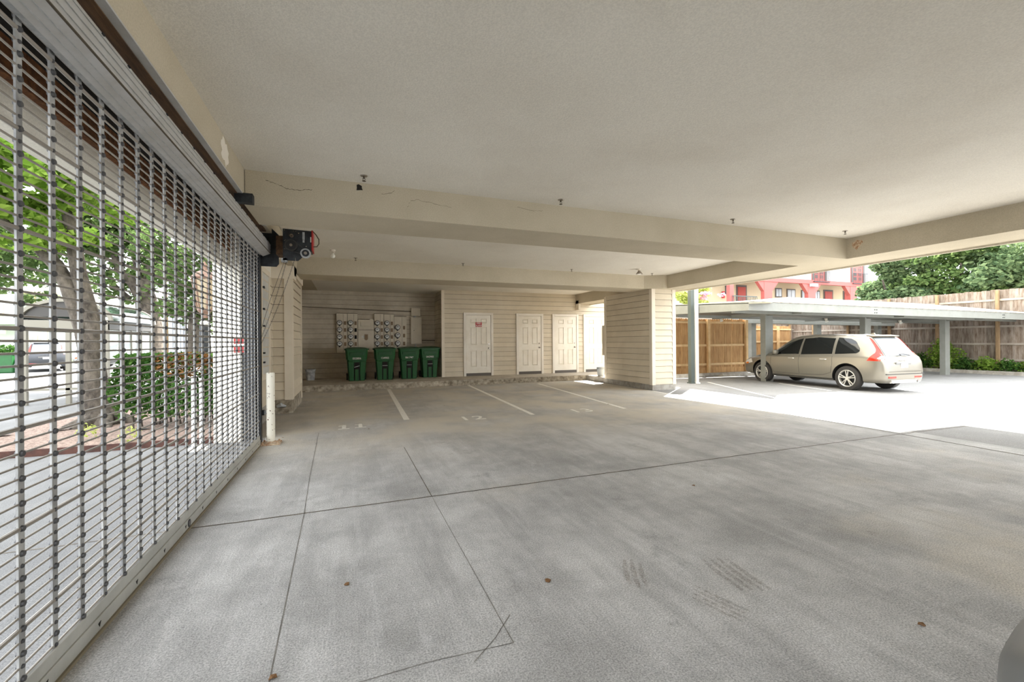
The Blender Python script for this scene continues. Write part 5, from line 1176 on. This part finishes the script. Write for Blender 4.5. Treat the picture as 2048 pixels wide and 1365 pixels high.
for r in ((1624, 530, 1652, 562), (1702, 526, 1728, 566)):
    p = at(r[0], r[3], YA-.05); q = at(r[2], r[1], YA-.05); b = MB(); b.box(p.x, q.x, YA-.08, YA, p.z, q.z+1); d = part(b, 'balcony_door', M['bldg_pink'], t)
    b = MB(); w = q.x-p.x
    for u0, u1 in ((.0, .12), (.88, 1)): b.box(p.x+w*u0, p.x+w*u1, YA-.12, YA-.08, p.z, q.z+1)
    for u0 in (.2, .3, .56, .68):
        for kz in range(4): b.box(p.x+w*u0, p.x+w*(u0+.08), YA-.10, YA-.08, p.z+.3+kz*.5, p.z+.65+kz*.5)
    b.build('door_glass', M['bldg_dark'], d)
    b = MB()
    for k in range(11): xk = p.x-.1+(w+.2)*k/10; b.box(xk-.015, xk+.015, YA-.4, YA-.37, p.z-.1, p.z+1.0)
    b.box(p.x-.1, q.x+.1, YA-.41, YA-.36, p.z+1.0, p.z+1.05); b.box(p.x-.1, q.x+.1, YA-.4, YA-.1, p.z-.15, p.z-.08); b.build('balcony_rail', M['black'], d)
b = MB(); p = at(1465, 598, YA-.3); q = at(1514, 598, YA-.3)
for k in range(16): xk = p.x+(q.x-p.x)*k/15; b.box(xk-.02, xk+.02, YA-.32, YA-.28, p.z-1, p.z+.25)
b.box(p.x, q.x, YA-.33, YA-.27, p.z+.25, p.z+.33); part(b, 'gallery_railing', M['teal'], t)
v = at(1626, 571, YA-.3); b = MB(); b.box(v.x-.45, v.x+.45, YA-.55, YA-.25, v.z-.15, v.z+.15); part(b, 'flood_lamp', M['bldg_white'], t)
b = MB(); v = at(1446, 590, YB2-.1); b.cyl((v.x, YB2-.15, v.z-.35), (v.x, YB2-.15, v.z+.35), .14, n=10); part(b, 'extinguisher', M['red'], t)
t = thing('apartment_building', 'white apartment block left of the pink arcade', 'building', (0, 0, 0))
a = at(1330, 600, 36); c = at(1444, 560, 36); b = MB(); b.box(a.x-6, c.x, 36, 44, -1, 14); part(b, 'wall', M['bldg_white'], t)
windows(t, 36, [(1394, 576, 1401, 606), (1431, 574, 1440, 600), (1410, 560, 1414, 600)])
# trees and plants on the yard side
tree('flowering_shrub', 'yellow-green flowering crape myrtle behind the left end of the carport', None, [([(19.2, 20, -.1), (19.3, 20, 1.6), (18.8, 20, 2.8)], [.12, .09, .05]), ([(19.3, 20, 1.4), (20.4, 20, 2.9)], [.08, .04])],
     [(17.8, 20, 3.2, 1.3, 1.1, .9), (19.2, 20.2, 3.7, 1.5, 1.2, .8), (20.9, 20, 3.0, 1.3, 1.1, .7), (16.7, 20, 2.5, .9, .9, .8), (18.2, 20, 4.4, 1.3, 1, .6)], 6500, .15, M['leaf_yellow'], 21, 8, cat='shrub')
o = [q for q in bpy.data.objects if q.get('label', '').startswith('yellow-green flowering')][0]
b = MB(); leaves(b, clumps(random.Random(8), [(21.3, 19.6, 3.3, 1.0, .5, .4), (19.6, 19.4, 3.9, 1.2, .5, .5), (17.5, 19.4, 4.3, 1, .5, .4)], 5, .3), 420, .13, random.Random(3)); part(b, 'blossom', M['petal'], o, fix=False)
for i, (x, yy, z, r, h, mt, lab) in enumerate((
    (34.0, 18.2, 4.9, 2.3, 1.9, 'leaf_dark', 'leafy green tree beside the pink arcade, leftmost behind the fence'),
    (36.0, 15.2, 5.6, 3.2, 2.7, 'leaf_mid', 'leafy green tree behind the tall fence, second from the left'),
    (36.0, 11.3, 6.2, 3.6, 3.3, 'leaf_dark', 'large leafy green tree behind the tall fence, second from the right'),
    (35.0, 7.2, 6.6, 3.8, 3.6, 'leaf_mid', 'large leafy green tree at the right edge behind the tall fence'))):
    tree('yard_tree', lab, None, [([(x, yy, -.6), (x, yy, 2.2), (x-.4, yy+.3, z)], [.3, .22, .1]), ([(x, yy, 2.2), (x+1.2, yy-.8, z+.6)], [.18, .06]), ([(x, yy, 2.6), (x-1.4, yy-.2, z+.3)], [.15, .05])],
         [(x, yy, z, r, r*.9, h), (x-r*.4, yy+r*.5, z-h*.5, r*.6, r*.6, h*.5), (x-r*.3, yy-r*.4, z-h*.6, r*.6, r*.6, h*.5)], 12000, .26, M[mt], 30+i, 16)
rnd = random.Random(17)
for i, (yy, r, h) in enumerate(((17.0, .35, .35), (15.6, .45, .4), (14.6, .35, .3), (12.9, .5, .7), (12.1, .8, 1.35), (11.3, .6, .55), (10.6, .6, .6), (9.9, .5, .5), (9.2, .6, .55))):
    t = thing('weed', ['low green weeds at the fence foot right of the car', 'green weeds against the fence foot behind the car tail', 'small weeds at the fence foot left of the third carport post', 'green weeds just right of the third carport post', 'tall bushy green weed against the grey fence', 'green weeds right of the tall bushy weed', 'green weeds at the foot of the second visible fence post', 'green weeds spilling over the kerb near the right edge', 'green weeds at the far right edge of the fence'][i], 'weed', (0, 0, 0), 0, 'weeds along the grey fence')
    b = MB(); leaves(b, [(26.5, yy, -.1+h*.4, .3, r, h*.5), (26.45, yy+.1, -.1+h*.75, .2, r*.5, h*.4)], int(420*r*h*3)+150, .11, rnd, shell=.1); part(b, 'foliage', M['leaf_hedge'] if i % 2 else M['leaf_bright'], t, fix=False)
# ------------------------------------------------------------------ light
w = bpy.data.worlds.new('sky'); SC.world = w; w.use_nodes = True; nt = w.node_tree
bg = nt.nodes['Background']; bg.inputs['Color'].default_value = (.93, .965, 1, 1); bg.inputs['Strength'].default_value = 2.3
sd = bpy.data.lights.new('sun', 'SUN'); sd.energy = 12; sd.angle = math.radians(.6); sd.color = (1, .96, .9)
so = bpy.data.objects.new('sun', sd); COL.objects.link(so); so.location = (20, 10, 30)
so.rotation_euler = Vector((-.6, -.5, -1)).to_track_quat('-Z', 'Y').to_euler()
vs = SC.view_settings; vs.view_transform = 'Standard'; vs.look = 'None'; vs.gamma = 1; vs.exposure = 1.36
try: vs.use_curve_mapping = False
except Exception: pass
SC.cycles.max_bounces = 10; SC.cycles.diffuse_bounces = 8
